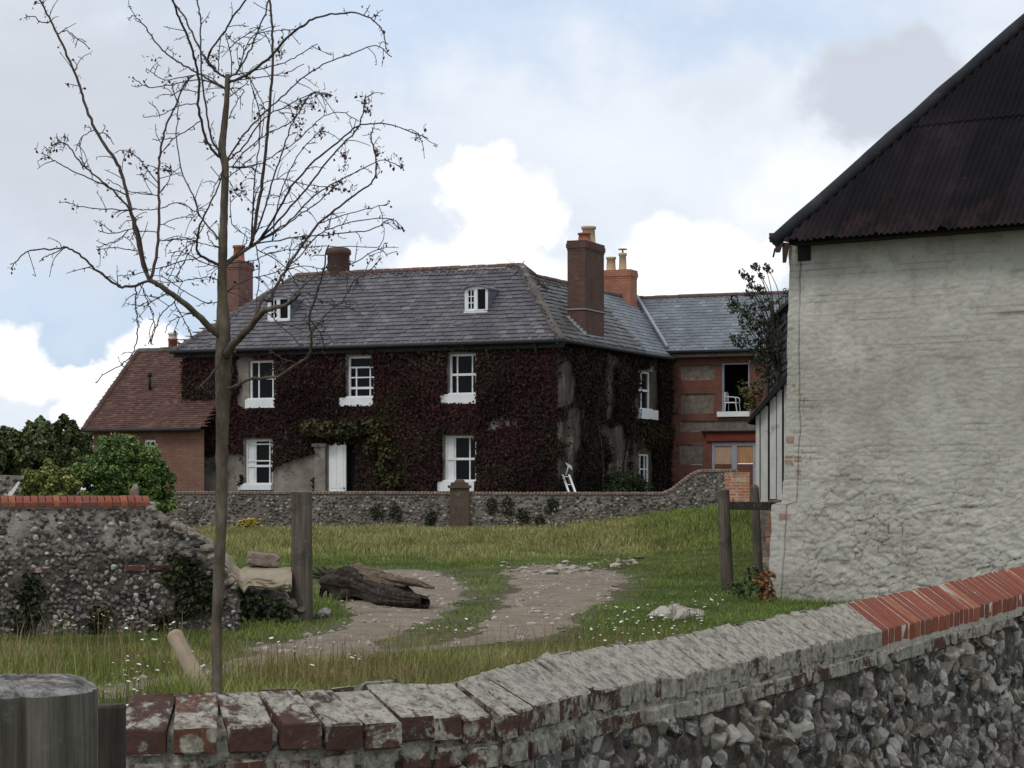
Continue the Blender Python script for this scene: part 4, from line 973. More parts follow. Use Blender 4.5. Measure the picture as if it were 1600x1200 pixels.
# porch overhang of the creeper: a bushy mass with depth
def clump_leaves(mb, cs, rs, per, size, stops, nflat=None, seed=0, gap=.0):
    for (c, r) in zip(cs, rs):
        n = int(per); v = RS.normal(0, 1, (n, 3)); v /= np.linalg.norm(v, axis=1)[:, None]; q = RS.uniform(.35, 1, n)**.6
        C = np.asarray(c)+v*q[:, None]*np.asarray(r); nn = v*.6+RS.normal(0, .5, (n, 3))+A3(0, 0, .35); nn /= np.linalg.norm(nn, axis=1)[:, None]
        t = np.clip(RS.normal(.5, .22, n)+RS.normal(0, .14), 0, 1)
        leaves(mb, C, nn, RS.uniform(.6, 1.35, n)*size, ramp_col(t, stops), .3)
mb = MB(); OL = [(0, (.018, .022, .007)), (.5, (.04, .04, .012)), (.8, (.065, .05, .016)), (1, (.095, .05, .02))]
cs = [FF.pt(FF.s_of(x), FF.z_of(x, y), .3) for x, y in ((495, 668), (518, 672), (545, 674), (570, 670), (592, 668), (600, 690), (612, 710), (606, 735), (618, 752), (590, 700))]
clump_leaves(mb, cs, [(.4, .35, .28)]*6+[(.32, .3, .3)]*4, 420, .1, OL)
tag(build('porch_creeper', mb, M['leaf'], loc=FF.pt(FF.s_of(590), .4, .2)), 'olive green creeper hanging in a bushy mass over the porch door', 'climbing plant')
bareS = [[(872, 560), (898, 560), (896, 620), (876, 640)], [(948, 670), (972, 660), (974, 745), (950, 745)]]
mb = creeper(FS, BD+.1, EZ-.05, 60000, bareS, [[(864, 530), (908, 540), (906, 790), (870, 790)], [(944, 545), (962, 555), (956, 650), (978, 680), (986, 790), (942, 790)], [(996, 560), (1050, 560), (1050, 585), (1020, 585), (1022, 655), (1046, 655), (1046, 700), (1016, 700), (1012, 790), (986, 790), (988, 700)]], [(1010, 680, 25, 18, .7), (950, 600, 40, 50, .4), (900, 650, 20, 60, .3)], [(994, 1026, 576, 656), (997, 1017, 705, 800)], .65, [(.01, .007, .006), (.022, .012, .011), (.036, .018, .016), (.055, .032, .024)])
# bare twining stems
def stems(fr, paths, r):
    m = MB()
    for q in paths:
        p = [fr.pt(fr.s_of(x), fr.z_of(x, y), .05+.03*RS.rand()) for x, y in q]; m.tube(smooth_path(p, 5), np.linspace(r, r*.5, (len(p)-1)*5+1), 6)
    return m
def smooth_path(p, k=6):
    p = np.asarray(p, float)
    if len(p) < 3:
        return np.array([p[0]+(p[-1]-p[0])*t for t in np.linspace(0, 1, k*(len(p)-1)+1)])
    q = np.vstack([2*p[0]-p[1], p, 2*p[-1]-p[-2]]); out = []
    for i in range(1, len(q)-2):
        for t in np.linspace(0, 1, k, endpoint=False):
            a, b, c, d = q[i-1], q[i], q[i+1], q[i+2]
            out.append(.5*((2*b)+(c-a)*t+(2*a-5*b+4*c-d)*t*t+(3*b-a-3*c+d)*t**3))
    out.append(p[-1]); return np.array(out)
cs_ = thing('creeper', 'sparse leafless creeper on the stained side wall between the corner and the brick wing', 'climbing plant', FS.pt(5, .3, .1))
build('leaves', mb, M['creeper'], cs_)
build('stem', stems(FS, [[(975, 800), (972, 740), (980, 680), (970, 620), (978, 570)], [(935, 800), (938, 720), (928, 640), (934, 560)], [(1030, 800), (1036, 735), (1028, 705), (1014, 690), (998, 692)], [(1000, 690), (1016, 668), (1036, 650)], [(905, 790), (912, 700), (903, 600)]], .05), M['bark'], cs_)
cw = thing('wall_shrub', 'small dark green shrub growing against the side wall below the narrow window', 'shrub', FS.pt(FS.s_of(955), .5, .5))
mb = MB(); GRN = [(0, (.012, .022, .007)), (.5, (.03, .048, .014)), (1, (.07, .085, .03))]
cs = [FS.pt(FS.s_of(x), HC+(HY-y)/F*67, RS.uniform(.25, .7)) for x, y in ((932, 765), (945, 752), (958, 748), (970, 752), (980, 764), (950, 770), (965, 770), (985, 775), (925, 778))]
clump_leaves(mb, cs, [(.3, .3, .25)]*9, 330, .08, GRN); build('foliage', mb, M['leaf'], cw)
m = MB()
for x in (940, 955, 970): m.tube([FS.pt(FS.s_of(x), .3, .4), FS.pt(FS.s_of(x), 1.4, .5)], .02, 5)
build('stems', m, M['bark'], cw)
# white ladder leaning at the corner of the house
lt = thing('ladder', 'white ladder leaning against the side wall near the house corner', 'ladder', FS.pt(1.2, .45, .9))
def lp(t, o): x = 897-17*t+o; return P(x, 795-72*t, 62.0+.0*t)+A3(0, 0, 0)
m = MB()
b0, t0 = P(900, 800, 61.6), P(879, 742, 62.2)
for o in (0, .19): build('rail', MB().tube([b0+A3(o, 0, 0), t0+A3(o, .05, 0)], .035, 6), M['white'], lt)
for t in np.linspace(.1, .95, 5): p = b0+(t0-b0)*t; build('rung', MB().tube([p, p+A3(.19, .02, 0)], .014, 5), M['white'], lt)
m = MB(); p = P(883, 722, 62.3); m.add([p+A3(*q) for q in ((0, 0, .0), (.18, 0, -.1), (.22, 0, -.24), (.05, 0, -.1), (0, .03, .0), (.18, .03, -.1), (.22, .03, -.24), (.05, .03, -.1))], [(0, 1, 2, 3)[::-1], (4, 5, 6, 7), (0, 1, 5, 4), (1, 2, 6, 5), (2, 3, 7, 6), (3, 0, 4, 7)])
m.tube([t0+A3(.1, .03, 0), p+A3(.1, .02, -.1)], .02, 5); build('bracket', m, M['white'], lt)
# ================================================================ boundary wall in front
BW_T = [(206, 1087, 6.0), (300, 1085, 6.0), (400, 1081, 6.05), (500, 1077, 6.14), (600, 1069, 6.27), (700, 1064, 6.42), (737, 1058, 6.5), (806, 1038, 6.9), (861, 1024, 7.2), (944, 1010, 7.6), (1040, 997, 8.0), (1150, 976, 8.5),
        (1206, 965, 8.8), (1316, 943, 9.5), (1412, 924, 10.25), (1506, 904, 11.2), (1600, 883, 12.3), (1760, 850, 14.8), (1900, 828, 17.5)]
rp = smooth_path([P(*t) for t in BW_T], 24)
arc = np.concatenate([[0], np.cumsum(np.linalg.norm(np.diff(rp[:, :2], axis=0), axis=1))])
def on_wall(s):
    p = A3(*[np.interp(s, arc, rp[:, i]) for i in range(3)]); q = A3(*[np.interp(s+.12, arc, rp[:, i]) for i in range(3)])-A3(*[np.interp(s-.12, arc, rp[:, i]) for i in range(3)])
    t = unit(q*A3(1, 1, 0)); return p, t, A3(t[1], -t[0], 0), q[2]/np.hypot(q[0], q[1])
bw = thing('boundary_wall', 'curving flint wall with lichen covered brick coping and a newer red brick stretch', 'wall', on_wall(3.)[0]*A3(1, 1, 0)+A3(0, 0, .05))
END = arc[-1]; s = 0.; old = MB(); new = MB(); jn = MB(); cour = MB()
first = True
while s < END-.1:
    p, t, c, sl = on_wall(s); px, py = proj(p); isnew = px > 1318
    pit = RS.uniform(.098, .118) if not isnew else RS.uniform(.066, .112)
    if px < 620: pit = RS.uniform(.108, .125)
    elif not isnew: pit = RS.choice([RS.uniform(.062, .078), RS.uniform(.098, .115)], p=[.6, .4])
    p, t, c, sl = on_wall(s+pit/2); px, py = proj(p)
    tt = unit(t+A3(0, 0, sl)); d = np.interp(px, [300, 620, 900], [.075, .08, .118]); ln = .205
    for sgn in ((1, -1)):
        cc = c*sgn; x = unit(cc*math.sqrt(ln*ln-d*d)-A3(0, 0, d)); x = unit(x-tt*np.dot(x, tt)); n = np.cross(x, tt)*sgn
        if n[2] < 0: n = -n
        jx = RS.normal(0, .004 if not isnew else .002); jz = RS.normal(0, .0042 if not isnew else .0015)
        ctr = p+x*(ln/2+jx)-A3(0, 0, .036-jz)
        tw = RS.normal(0, .03 if not isnew else .012); t2 = unit(tt+x*tw)
        li = np.interp(px, [250, 500, 640, 760, 900, 1250, 1316], [.46, .53, .6, .68, .76, .84, .9])+RS.normal(0, .07)
        (new if isnew else old).bbox(ctr, (ln/2, pit/2+(.0012 if not isnew else -.008), .037), [unit(x-t2*np.dot(x, t2)), t2, (0, 0, 1)], .11 if not isnew else .12, .0034 if not isnew else .0015, col=(min(max(li, 0), 1.15), .5, .5))
    s += pit
ss = np.arange(0, END, .08)
jo, jn_, core = [], [], []
for q in ss:
    p, t, c, sl = on_wall(q); px, py = proj(p); d = np.interp(px, [300, 620, 900], [.075, .08, .118])
    bd = np.interp(px, [560, 760, 1285, 1300], [.01, .017, .017, 0.])
    row = [p-c*.17+A3(0, 0, -d-.07), p-c*.155+A3(0, 0, -d-.03), p+A3(0, 0, -.009-bd), p+c*.16+A3(0, 0, -d-.006-bd), p+c*.16+A3(0, 0, -d-.12), p+c*.14+A3(0, 0, -d-.18)]
    if px < 1322: jo.append(row)
    if px > 1300: jn_.append(row)
    r = []
    for k, z in enumerate(np.linspace(-d-.08, -1.4, 10)): r.append(p+c*(.135+.03*RS.rand())+A3(0, 0, z))
    r.append(p+c*.15+A3(0, 0, -1.6)); core.append(r)
build('coping', old, M['coping_old'], bw)['label'] = 'old brick coping crusted with pale lichen'
m = MB(); jo = np.array(jo); m.grid(jo, np.array([.5, .5, .5, .72, .8, .8])[None, :, None]*np.ones(jo.shape)); build('coping_bed', m, M['coping_old'], bw)
cn = build('red_coping', new, M['coping_new'], bw); cn['label'] = 'newer bright red brick coping'
m = MB(); jn_ = np.array(jn_); jn_[:, 2, 2] += .007; jn_[:, 3] += (jn_[:, 3]-jn_[:, 2])*A3(1, 1, 0)*.025+A3(0, 0, .005); jn_[:, 4] = jn_[:, 3]-A3(0, 0, .085); jn_[:, 5] = jn_[:, 4]-A3(0, 0, .03); m.grid(jn_); m.bbox(on_wall(END*.5)[0]*0+P(1503, 915, 11.12)+A3(.03, -.05, -.05), (.03, .02, .02)); build('white_joints', m, M['joint'], cn)
m = MB(); m.grid(np.array(core)); 
p0, t0_, c0_, _ = on_wall(0.02); pe = [p0+c0_*.14+A3(0, 0, -.08), p0+c0_*.14+A3(0, 0, -1.6), p0-c0_*.14+A3(0, 0, -1.6), p0-c0_*.14+A3(0, 0, -.08), p0+A3(0, 0, -.03)]; m.poly(pe)
bk = [[on_wall(q)[0]-on_wall(q)[2]*.14+A3(0, 0, -.14), on_wall(q)[0]-on_wall(q)[2]*.14+A3(0, 0, -1.6)] for q in ss]; m.grid(np.array(bk))
build('wall_core', m, M['mortar_dark'], bw)
# brick course under the coping
s = 0.02; cour = MB()
while s < END-.1:
    pit = RS.uniform(.105, .125) if RS.rand() < .6 else RS.uniform(.2, .23)
    p, t, c, sl = on_wall(s+pit/2); px, _ = proj(p); tt = unit(t+A3(0, 0, sl)); d = np.interp(px, [300, 620, 900], [.075, .08, .118])
    if RS.rand() < .92: cour.bbox(p+c*(.125+RS.normal(0, .006))+A3(0, 0, -d-.127), (pit/2-.007, .05, .033), [tt, c, np.cross(tt, c)*(1 if np.cross(tt, c)[2] > 0 else -1)], .25, .005, col=(RS.uniform(.55, .95), .5, .5))
    s += pit
build('brick_course', cour, M['coping_old'], bw)
C = []; SZ = []; AX = []
for q in np.arange(0.03, END-.1, .072):
    for k in range(18):
        j = q+RS.normal(0, .024)+(k % 2)*.044; p, t, c, sl = on_wall(max(j, 0)); px, _ = proj(p); d = np.interp(px, [300, 620, 900], [.075, .08, .118])
        z = -d-.19-k*.07+RS.normal(0, .014)
        if RS.rand() < .05: continue
        b = RS.choice([RS.uniform(.6, .85), RS.uniform(.85, 1.2), RS.uniform(1.2, 1.6)], p=[.38, .46, .16]); C.append(p+c*(.133+RS.normal(0, .016))+A3(0, 0, z)); SZ.append((.051*b, .048*RS.uniform(.75, 1.35), .05*RS.uniform(.6, 1.3))); AX.append((t, (0, 0, 1), c))
m = MB(); stones(m, np.array(C), np.array(AX), np.array(SZ), 3, .045, knap=4); build('flints', m, M['flint'], bw)

# ================================================================ flint wall helpers
def flint_face(mb, fr, s0, s1, top, base, pitch, size, sub=1, jit=.28, out=.0, skip=.06, test=None):
    S, Z = np.meshgrid(np.arange(s0, s1, pitch), np.arange(0, 3, pitch*.85), indexing='ij')
    S = S+RS.normal(0, pitch*.22, S.shape)+(np.arange(S.shape[1]) % 2)[None]*pitch*.5; Z = Z+RS.normal(0, pitch*.18, Z.shape)
    S = S.reshape(-1); Z = Z.reshape(-1)
    zb = np.interp(S, [p[0] for p in base], [p[1] for p in base]); zt = np.interp(S, [p[0] for p in top], [p[1] for p in top]); Z = zb-.1+Z
    k = (Z < zt) & (RS.rand(len(S)) > skip) & (S < s1)
    if test is not None: k &= test(S, Z)
    S, Z = S[k], Z[k]; n = len(S)
    C = fr.pt(0, 0, 0)+np.outer(S, fr.d)+np.outer(Z, (0, 0, 1))+np.outer(out+RS.normal(0, size*.25, n), fr.n)
    sz = size*np.stack([RS.uniform(.7, 1.35, n), RS.uniform(.65, 1.2, n), RS.uniform(.5, 1., n)], -1)
    stones(mb, C, np.array([fr.d, (0, 0, 1), fr.n]), sz, sub, jit if sub == 1 else .04, knap=0 if sub == 1 else 4); return mb
def prism(mb, fr, prof, o0, o1):
    n = len(prof); V = [fr.pt(u, z, o1) for u, z in prof]+[fr.pt(u, z, o0) for u, z in prof]
    mb.add(V, [tuple(range(n)), tuple(range(n, 2*n))[::-1]]+[(i, n+i, n+(i+1) % n, (i+1) % n) for i in range(n)]); return mb
def sheet(mb, fr, top, base, o0, o1, rough=.03, step=.08):
    """thick rough core: front and back skins plus top, following the profile"""
    s = np.arange(top[0][0], top[-1][0]+step, step); zt = np.interp(s, [p[0] for p in top], [p[1] for p in top]); zb = np.interp(s, [p[0] for p in base], [p[1] for p in base])-.25
    t = np.linspace(0, 1, 14); Vf = np.zeros((len(s), 14, 3)); Vb = Vf.copy()
    for j, q in enumerate(t):
        z = zb+(zt-zb)*q; Vf[:, j] = fr.pt(0, 0, 0)+np.outer(s, fr.d)+np.outer(z, (0, 0, 1))+np.outer(o1+(n2(s, z, 6, 3, 2)-.5)*rough*2, fr.n)
        Vb[:, j] = fr.pt(0, 0, 0)+np.outer(s, fr.d)+np.outer(z, (0, 0, 1))+np.outer(o0+0*s, fr.n)
    full = np.concatenate([Vf, Vb[:, ::-1]], 1); mb.grid(full, smooth=False)
    for e in (0, -1): mb.add(full[e], [tuple(range(28))]); 
    return mb
# ---------------------------------------------------------------- long garden wall by the house
FG = Frame(P(150, 0, 53), (1, 0)); g_s = lambda x: FG.s_of(x); g_z = lambda x, y: FG.z_of(x, y)
gw = thing('garden_wall', 'long low flint wall in front of the farmhouse with brick pier and ramped right end', 'wall', FG.pt(g_s(640), .4, -.15))
topP = [(120, 771), (300, 770), (560, 770), (800, 771), (1038, 771), (1052, 764), (1070, 750), (1084, 740), (1094, 736), (1150, 735)]
baseP = [(120, 822), (260, 822), (450, 830), (700, 829), (850, 828), (1000, 818), (1060, 808), (1190, 800)]
TP = [(g_s(x), g_z(x, y)) for x, y in topP]; BP = [(g_s(x), g_z(x, y)-.1) for x, y in baseP]
m = MB(); sheet(m, FG, TP, BP, -.36, 0, .02, .1); build('wall_core', m, M['mortar_far'], gw)
pier = (703, 733)
m = MB(); flint_face(m, FG, g_s(125), g_s(1146), [(u, z-.07) for u, z in TP], BP, .088, .042, 1, .25, 0., .12, lambda S, Z: (S < g_s(pier[0])) | (S > g_s(pier[1]))); build('flints', m, M['flint_far'], gw)
m = MB()
for (u0, z0), (u1, z1) in zip(TP[:-1], TP[1:]):
    L = math.hypot(u1-u0, z1-z0); n = max(1, int(L/.085))
    for k in range(n):
        t = (k+.5)/n; e = unit(A3(u1-u0, 0, z1-z0)); ax = [FG.d*e[0]+A3(0, 0, e[2]), -FG.n, -FG.d*e[2]+A3(0, 0, e[0])]
        m.bbox(FG.pt(u0+(u1-u0)*t, z0+(z1-z0)*t+.0, -.18), (L/n/2-.006, .215+RS.normal(0, .006), .038), ax, .3, .006)
build('coping', m, M['block'], gw)
m = MB(); a, b = g_s(pier[0]), g_s(pier[1]); zt = g_z(718, 757); m.box(FG, a, b, 0, zt-.09, -.43, .09); m.box(FG, a-.05, b+.05, zt-.09, zt-.02, -.48, .14); m.box(FG, a+.02, b-.02, zt-.02, zt+.05, -.4, .06); m.lathe(FG.pt((a+b)/2, zt+.05, -.17), [(.14, 0), (.13, .04), (.08, .08), (.0, .09)], 10)
build('brick_pier', m, brickmat('mossy_pier_brick', (.085, .06, .042), (.12, .085, .06), (.1, .088, .072), lich=(.6, (.2, .18, .14))), gw, FG)
m = MB(); a, b = g_s(1132), g_s(1171); m.box(FG, a, b, .2, g_z(1150, 738), -.38, .03); build('brick_end', m, M['brick_quoin'], gw, FG)
# ivy tufts on the long wall
iv = MB()
for (x, y, rx, ry) in ((797, 800, 9, 20), (818, 806, 8, 18), (862, 790, 7, 18), (620, 800, 7, 14), (590, 795, 6, 12), (672, 810, 5, 12), (770, 790, 4, 8), (845, 815, 5, 8)):
    for k in range(5): clump_leaves(iv, [FG.pt(g_s(x+RS.normal(0, rx*.5)), g_z(x, y+RS.normal(0, ry*.5)), .03)], [(.13, .04, .17)], 42, .06, [(0, (.02, .026, .011)), (1, (.07, .075, .035))])
tag(build('wall_ivy', iv, M['leaf'], loc=FG.pt(g_s(720), .5, .03)), 'dark ivy tufts growing on the face of the long garden wall', 'ivy')

# ---------------------------------------------------------------- broken wall on the left
FR = Frame(P(-60, 0, 19.7), (1, .27)); r_s = lambda x: FR.s_of(x); r_z = lambda x, y: FR.z_of(x, y)
rw = thing('ruined_wall', 'broken flint wall with red brick coping at its left and collapsed right end', 'wall', FR.pt(r_s(150), .1, -.2))
topP = [(-60, 790), (228, 790), (236, 793), (248, 806), (262, 818), (280, 826), (300, 834), (318, 846), (328, 862), (336, 884), (352, 896), (364, 918), (372, 936)]
baseP = [(-60, 996), (150, 994), (300, 982), (380, 972)]
TP = [(r_s(x), r_z(x, y)) for x, y in topP]; BP = [(r_s(x), r_z(x, y)) for x, y in baseP]
m = MB(); sheet(m, FR, TP, BP, -.42, 0, .045, .05); build('wall_core', m, M['mortar_ruin'], rw)
m = MB(); flint_face(m, FR, r_s(-58), r_s(372), TP, BP, .049, .0275, 2, .22, .004, .1, lambda S, Z: ~((Z > HC-.36) & (S < r_s(232)) & (RS.rand(len(S)) < .3))); build('flints', m, M['flint_far'], rw)
m = MB(); n = 420; s = RS.uniform(r_s(228), r_s(366), n); zt = np.interp(s, [p[0] for p in TP], [p[1] for p in TP]); C = FR.pt(0, 0, 0)+np.outer(s, FR.d)+np.outer(zt+RS.normal(0, .012, n), (0, 0, 1))+np.outer(RS.uniform(-.42, .03, n), FR.n)
q = RS.gamma(3., .009, n)+.009; stones(m, C, np.eye(3), np.stack([q*1.2, q, q*.8], -1), 2, .06, knap=4); build('rubble_core', m, M['rubble_tan'], rw)['label'] = 'pale exposed rubble of the broken end'
m = MB(); u = r_s(-58); i = 0
while u < r_s(231):
    zt = r_z(100, 790)+.0; w_ = RS.uniform(.058, .064)
    pr = [(-.30, 0), (-.30, .04), (-.25, .085), (-.15, .105), (-.05, .085), (.03, .04), (.03, 0)]
    V = [FR.pt(u+e*w_, zt-.012+z+RS.normal(0, .002), o) for e in (0, 1) for o, z in pr]; k = 7
    m.add(V, [tuple(range(7))[::-1], tuple(range(7, 14))]+[(j, j+1, 8+j, 7+j) for j in range(6)]); u += w_+.009
cp = build('red_coping', m, M['coping_new'], rw); cp['label'] = 'rounded red brick coping'
m = MB(); m.box(FR, r_s(-58), r_s(230), r_z(100, 790)-.03, r_z(100, 790)+.04, -.29, .022); build('mortar_joints', m, M['mortar'], cp)
# brick bonding line half way up
m = MB(); z = r_z(100, 890); u = r_s(-50)
while u < r_s(300):
    if RS.rand() < .35: m.bbox(FR.pt(u, z+RS.normal(0, .01), .0), (.1, .03, .028), [FR.d, FR.n, (0, 0, 1)], .25, .006, col=(.5, .5, .5))
    u += .22
build('brick_course', m, M['coping_old'], rw)
iv = MB()
for (x, y, n) in ((285, 880, 6), (278, 910, 7), (300, 925, 8), (290, 945, 7), (318, 940, 6), (325, 915, 5), (40, 940, 6), (35, 965, 7), (50, 920, 4), (300, 900, 4), (150, 975, 5), (250, 968, 5)):
    for k in range(n): clump_leaves(iv, [FR.pt(r_s(x+RS.normal(0, 9)), r_z(x, y+RS.normal(0, 9)), .05)], [(.09, .05, .09)], 34, .05, [(0, (.01, .016, .006)), (.6, (.03, .04, .012)), (1, (.075, .05, .025))])
tag(build('wall_ivy', iv, M['leaf'], loc=FR.pt(r_s(285), .2, .06)), 'ivy and bramble on the broken left wall beside its collapsed end', 'ivy')

# ---------------------------------------------------------------- collapsed rubble with sacking over it
YR = 21.6
rb = MB(); n = 330; px = RS.uniform(350, 470, n); hh = np.interp(px, [345, 370, 400, 455, 475], [60, 52, 42, 40, 12]); t = RS.rand(n)**.8
Yq = YR+RS.uniform(-.05, .75, n); C = np.array([gat(a, y) for a, y in zip(px, Yq)]); C[:, 2] += t*hh/F*YR
q = RS.gamma(3., .010, n)+.016; stones(rb, C, np.eye(3), np.stack([q*1.3, q, q*.85], -1), 2, .05, knap=4)
ru = tag(build('rubble_heap', rb, M['flint_far'], loc=gat(410, YR)), 'heap of fallen flints under tan sacking between the broken wall and the stout post', 'rubble')
U, V_ = np.meshgrid(np.linspace(0, 1, 60), np.linspace(0, 1, 34), indexing='ij'); W0 = 352+104*U
topy = np.interp(U, [0, .04, .12, .22, .3, .45, .7, 1], [864, 866, 882, 890, 885, 884, 885, 886]); boty = np.interp(U, [0, .15, .28, .35, .5, .75, 1], [884, 905, 925, 915, 916, 920, 918])
PY = topy+(boty-topy)*V_; YY = YR-.1-.16*np.sin(V_*1.5)+.3*(1-V_)**2+.1*(n2(U*3, V_*3, 1.6, 3, 1)-.5)+.03*np.abs(np.sin(U*17+V_*3+5*n2(U*2, V_*2, 2, 2, 4)))*V_
cl = MB(); cl.grid(P(W0, PY, YY) if False else np.stack([(W0-CX)/F*YY, YY, HC-(PY-HY)/F*YY], -1))
back = np.stack([(W0-CX)/F*YY, YY+.02, HC-(PY-HY)/F*YY-.02], -1); cl.grid(back[::-1])
bw2 = MB(); tp = np.stack([(W0[:, 0]-CX)/F*YY[:, 0], YY[:, 0], HC-(PY[:, 0]-HY)/F*YY[:, 0]], -1); cl.grid(np.stack([tp, tp+A3(0, .3, -.03), tp+A3(0, .6, -.12)], 1)[:, ::-1])
sck = tag(build('sacking', cl, M['cloth'], loc=P(405, 920, YR)), 'tan sacking draped over the fallen flints below a loose brick block', 'cloth sheet')
m = MB(); c = P(411, 874, YR+.25); v, f = ICO[3]; bx = v/np.max(np.abs(v), 1)[:, None]; bx = np.sign(bx)*np.abs(bx)**.8; r_ = 1+.12*(fbm(v*4, 3)-.5)
th = .1; R = np.array([[math.cos(th), .2, -math.sin(th)], [-.2, 1, 0], [math.sin(th), 0, math.cos(th)]])
m.add(c+(bx*r_[:, None]*A3(.155, .14, .068))@R, f, smooth=False)
tag(build('masonry_block', m, M['block'], loc=P(411, 886, YR+.25)), 'loose chunk of brick masonry lying on top of the tan sacking', 'block')
iv = MB()
for (x, y) in ((375, 940), (388, 948), (400, 942), (412, 950), (422, 956), (395, 960), (380, 962), (430, 965), (362, 955), (410, 965), (368, 930), (440, 955)):
    clump_leaves(iv, [P(x, y, YR-.2)], [(.12, .1, .11)], 150, .05, [(0, (.01, .017, .006)), (.7, (.03, .042, .013)), (1, (.06, .07, .025))])
tag(build('bramble', iv, M['leaf'], loc=gat(400, YR-.2)), 'low dark green bramble at the foot of the fallen flints', 'bramble')

# ---------------------------------------------------------------- posts
def round_post(name, label, cat, base, top, r0, r1, mt, group=None, grooves=5, square=0., dome=.02, n=40, segs=26, sub=None):
    base = np.asarray(base, float); top = np.asarray(top, float); ax = unit(top-base); u = unit(np.cross(ax, A3(0, 1, 0))); w_ = np.cross(ax, u)
    a = np.arange(n)*2*math.pi/n; V = []; ph = RS.uniform(0, 50)
    gr = np.zeros(n)
    for k in range(grooves): gr -= .13*np.exp(-((np.angle(np.exp(1j*(a-RS.uniform(0, 6.28)))))/RS.uniform(.04, .08))**2)
    L = np.linalg.norm(top-base)
    for t in np.linspace(-.12, 1, segs):
        r = r0+(r1-r0)*t; sh = 1/np.maximum(np.abs(np.cos(a)), np.abs(np.sin(a)))**square
        rr = r*sh*(1+gr+.07*(fbm(np.stack([np.cos(a)*1.4, np.sin(a)*1.4, np.full(n, t*L*1.1+ph)], -1), 3)-.5)+.05*(fbm(np.stack([np.cos(a)*6, np.sin(a)*6, np.full(n, t*L*2+ph)], -1), 2)-.5))
        V.append(base+ax*L*t+np.outer(np.cos(a)*rr, u)+np.outer(np.sin(a)*rr, w_))
    m = MB(); m.grid(np.array([np.vstack([q, q[:1]]) for q in V])[:, ::-1], smooth=True)
    cap = MB(); R = []
    for q in (1.0, .96, .8, .6, .4, .2, 0.02):
        e = V[-1]-top; z = dome*math.sqrt(max(0, 1-q*q))+(.0 if q == 1 else .012*r1/.1)*(fbm(np.stack([np.cos(a)*q*3, np.sin(a)*q*3, np.full(n, ph)], -1), 4)-.5)*1.6
        R.append(np.vstack([top+e*q+np.outer(np.broadcast_to(z, (n,)), ax)]))
    cap.grid(np.array([np.vstack([q, q[:1]]) for q in R])[:, ::-1], smooth=True)
    o = thing(name, label, cat, base, group); build('shaft', m, mt, o); build('top', cap, sub or M['endgrain'], o); return o
round_post('gate_post', 'stout weathered upright post between the tan sacking and the fallen log', 'post', gat(472, 21.7), P(471, 769, 21.7), .112, .105, M['post'], None, 6, .35, .0, sub=M['post'])
G2 = 'weathered fence posts by the white barn'
pa = round_post('fence_post', 'slim grey post leaning slightly, standing clear of the barn corner', 'post', gat(1137, 26.3), P(1130, 766, 26.3), .082, .075, M['post'], G2, 4, 0, .01, sub=M['post'])
pb_ = round_post('fence_post', 'grey post with pointed top close beside the broken brick jamb of the barn', 'post', gat(1186, 28.), P(1179, 764, 28.), .065, .055, M['post'], G2, 4, 0, .06, sub=M['post'])
m = MB(); a, b = P(1132, 790, 27.2), P(1212, 791, 27.2); d_ = unit(b-a); m.bbox((a+b)/2, (np.linalg.norm(b-a)/2, .025, .052), [d_, A3(-d_[1], d_[0], 0), (0, 0, 1)], .1, .003)
tag(build('fence_rail', m, M['post_dark'], loc=(a+b)/2), 'dark horizontal rail joining the two grey posts and the barn', 'rail')
b0 = gat(338, 15.3)+A3(0, 0, -.05); t1 = P(274, 994, 15.6); b0 = P(322, 1088, 15.3)
round_post('leaning_post', 'pale peeled post leaning steeply to the left beside the young tree', 'post', b0+(b0-t1)*.25, t1, .066, .06, M['pole'], None, 2, 0, .045, sub=M['pole'])
bp = P(8, 1078, 4.5); round_post('round_post', 'thick silvery round post with lichened top standing left of the boundary wall', 'post', A3(bp[0], 4.5, .0), bp, .2, .195, M['post_big'], None, 11, 0, .025, 72, 40)
kp = P(174, 1101, 4.9); m = MB(); ln = kp[2]/2
m.bbox(A3(kp[0], 4.9, ln-.05), (.029, .03, ln+.05), None, .12, .003); tag(build('stake', m, M['post_dark'], loc=A3(kp[0], 4.9, 0)), 'dark square wooden stake between the thick round post and the boundary wall', 'stake')

# ---------------------------------------------------------------- log, stones
p0, p1 = gat(512, 25.6)+A3(0, 0, .2), gat(664, 23.0)+A3(0, 0, .1)
lg = thing('fallen_log', 'rotting dark log lying on the dirt track with a splintered right end', 'log', (p0+p1)/2*A3(1, 1, 0)+A3(0, 0, float(gz((p0+p1)[0]/2, (p0+p1)[1]/2))))
n = 44; a = np.arange(n)*2*math.pi/n; ax = unit(p1-p0); u = unit(np.cross(ax, A3(0, 0, 1))); w_ = np.cross(u, ax); V = []
for t in np.linspace(0, 1, 46):
    r = np.interp(t, [0, .08, .2, .5, .8, .93, 1], [.12, .2, .225, .18, .165, .12, .05])*(1+.5*(float(vn(A3(t*7, 3, 1)))-.5)); q = np.stack([np.cos(a)*1.6, np.sin(a)*1.6, np.full(n, t*3)], -1)
    rr = r*(1+1.1*(fbm(q, 4)-.5)+.3*(fbm(np.stack([np.cos(a)*7, np.sin(a)*7, np.full(n, t*3)], -1), 2)-.5)); rr = np.where((a > .9) & (a < 2.2), rr*(1-.22*np.sin((a-.9)/1.3*math.pi)), rr)*(1+.22*(fbm(np.stack([np.cos(a)*3.5, np.sin(a)*3.5, np.full(n, t*11)], -1), 3)-.5))
    V.append(p0+(p1-p0)*t+A3(0, 0, .05*math.sin(t*6))+np.outer(np.cos(a)*rr, u)+np.outer(np.sin(a)*rr*.95, w_))
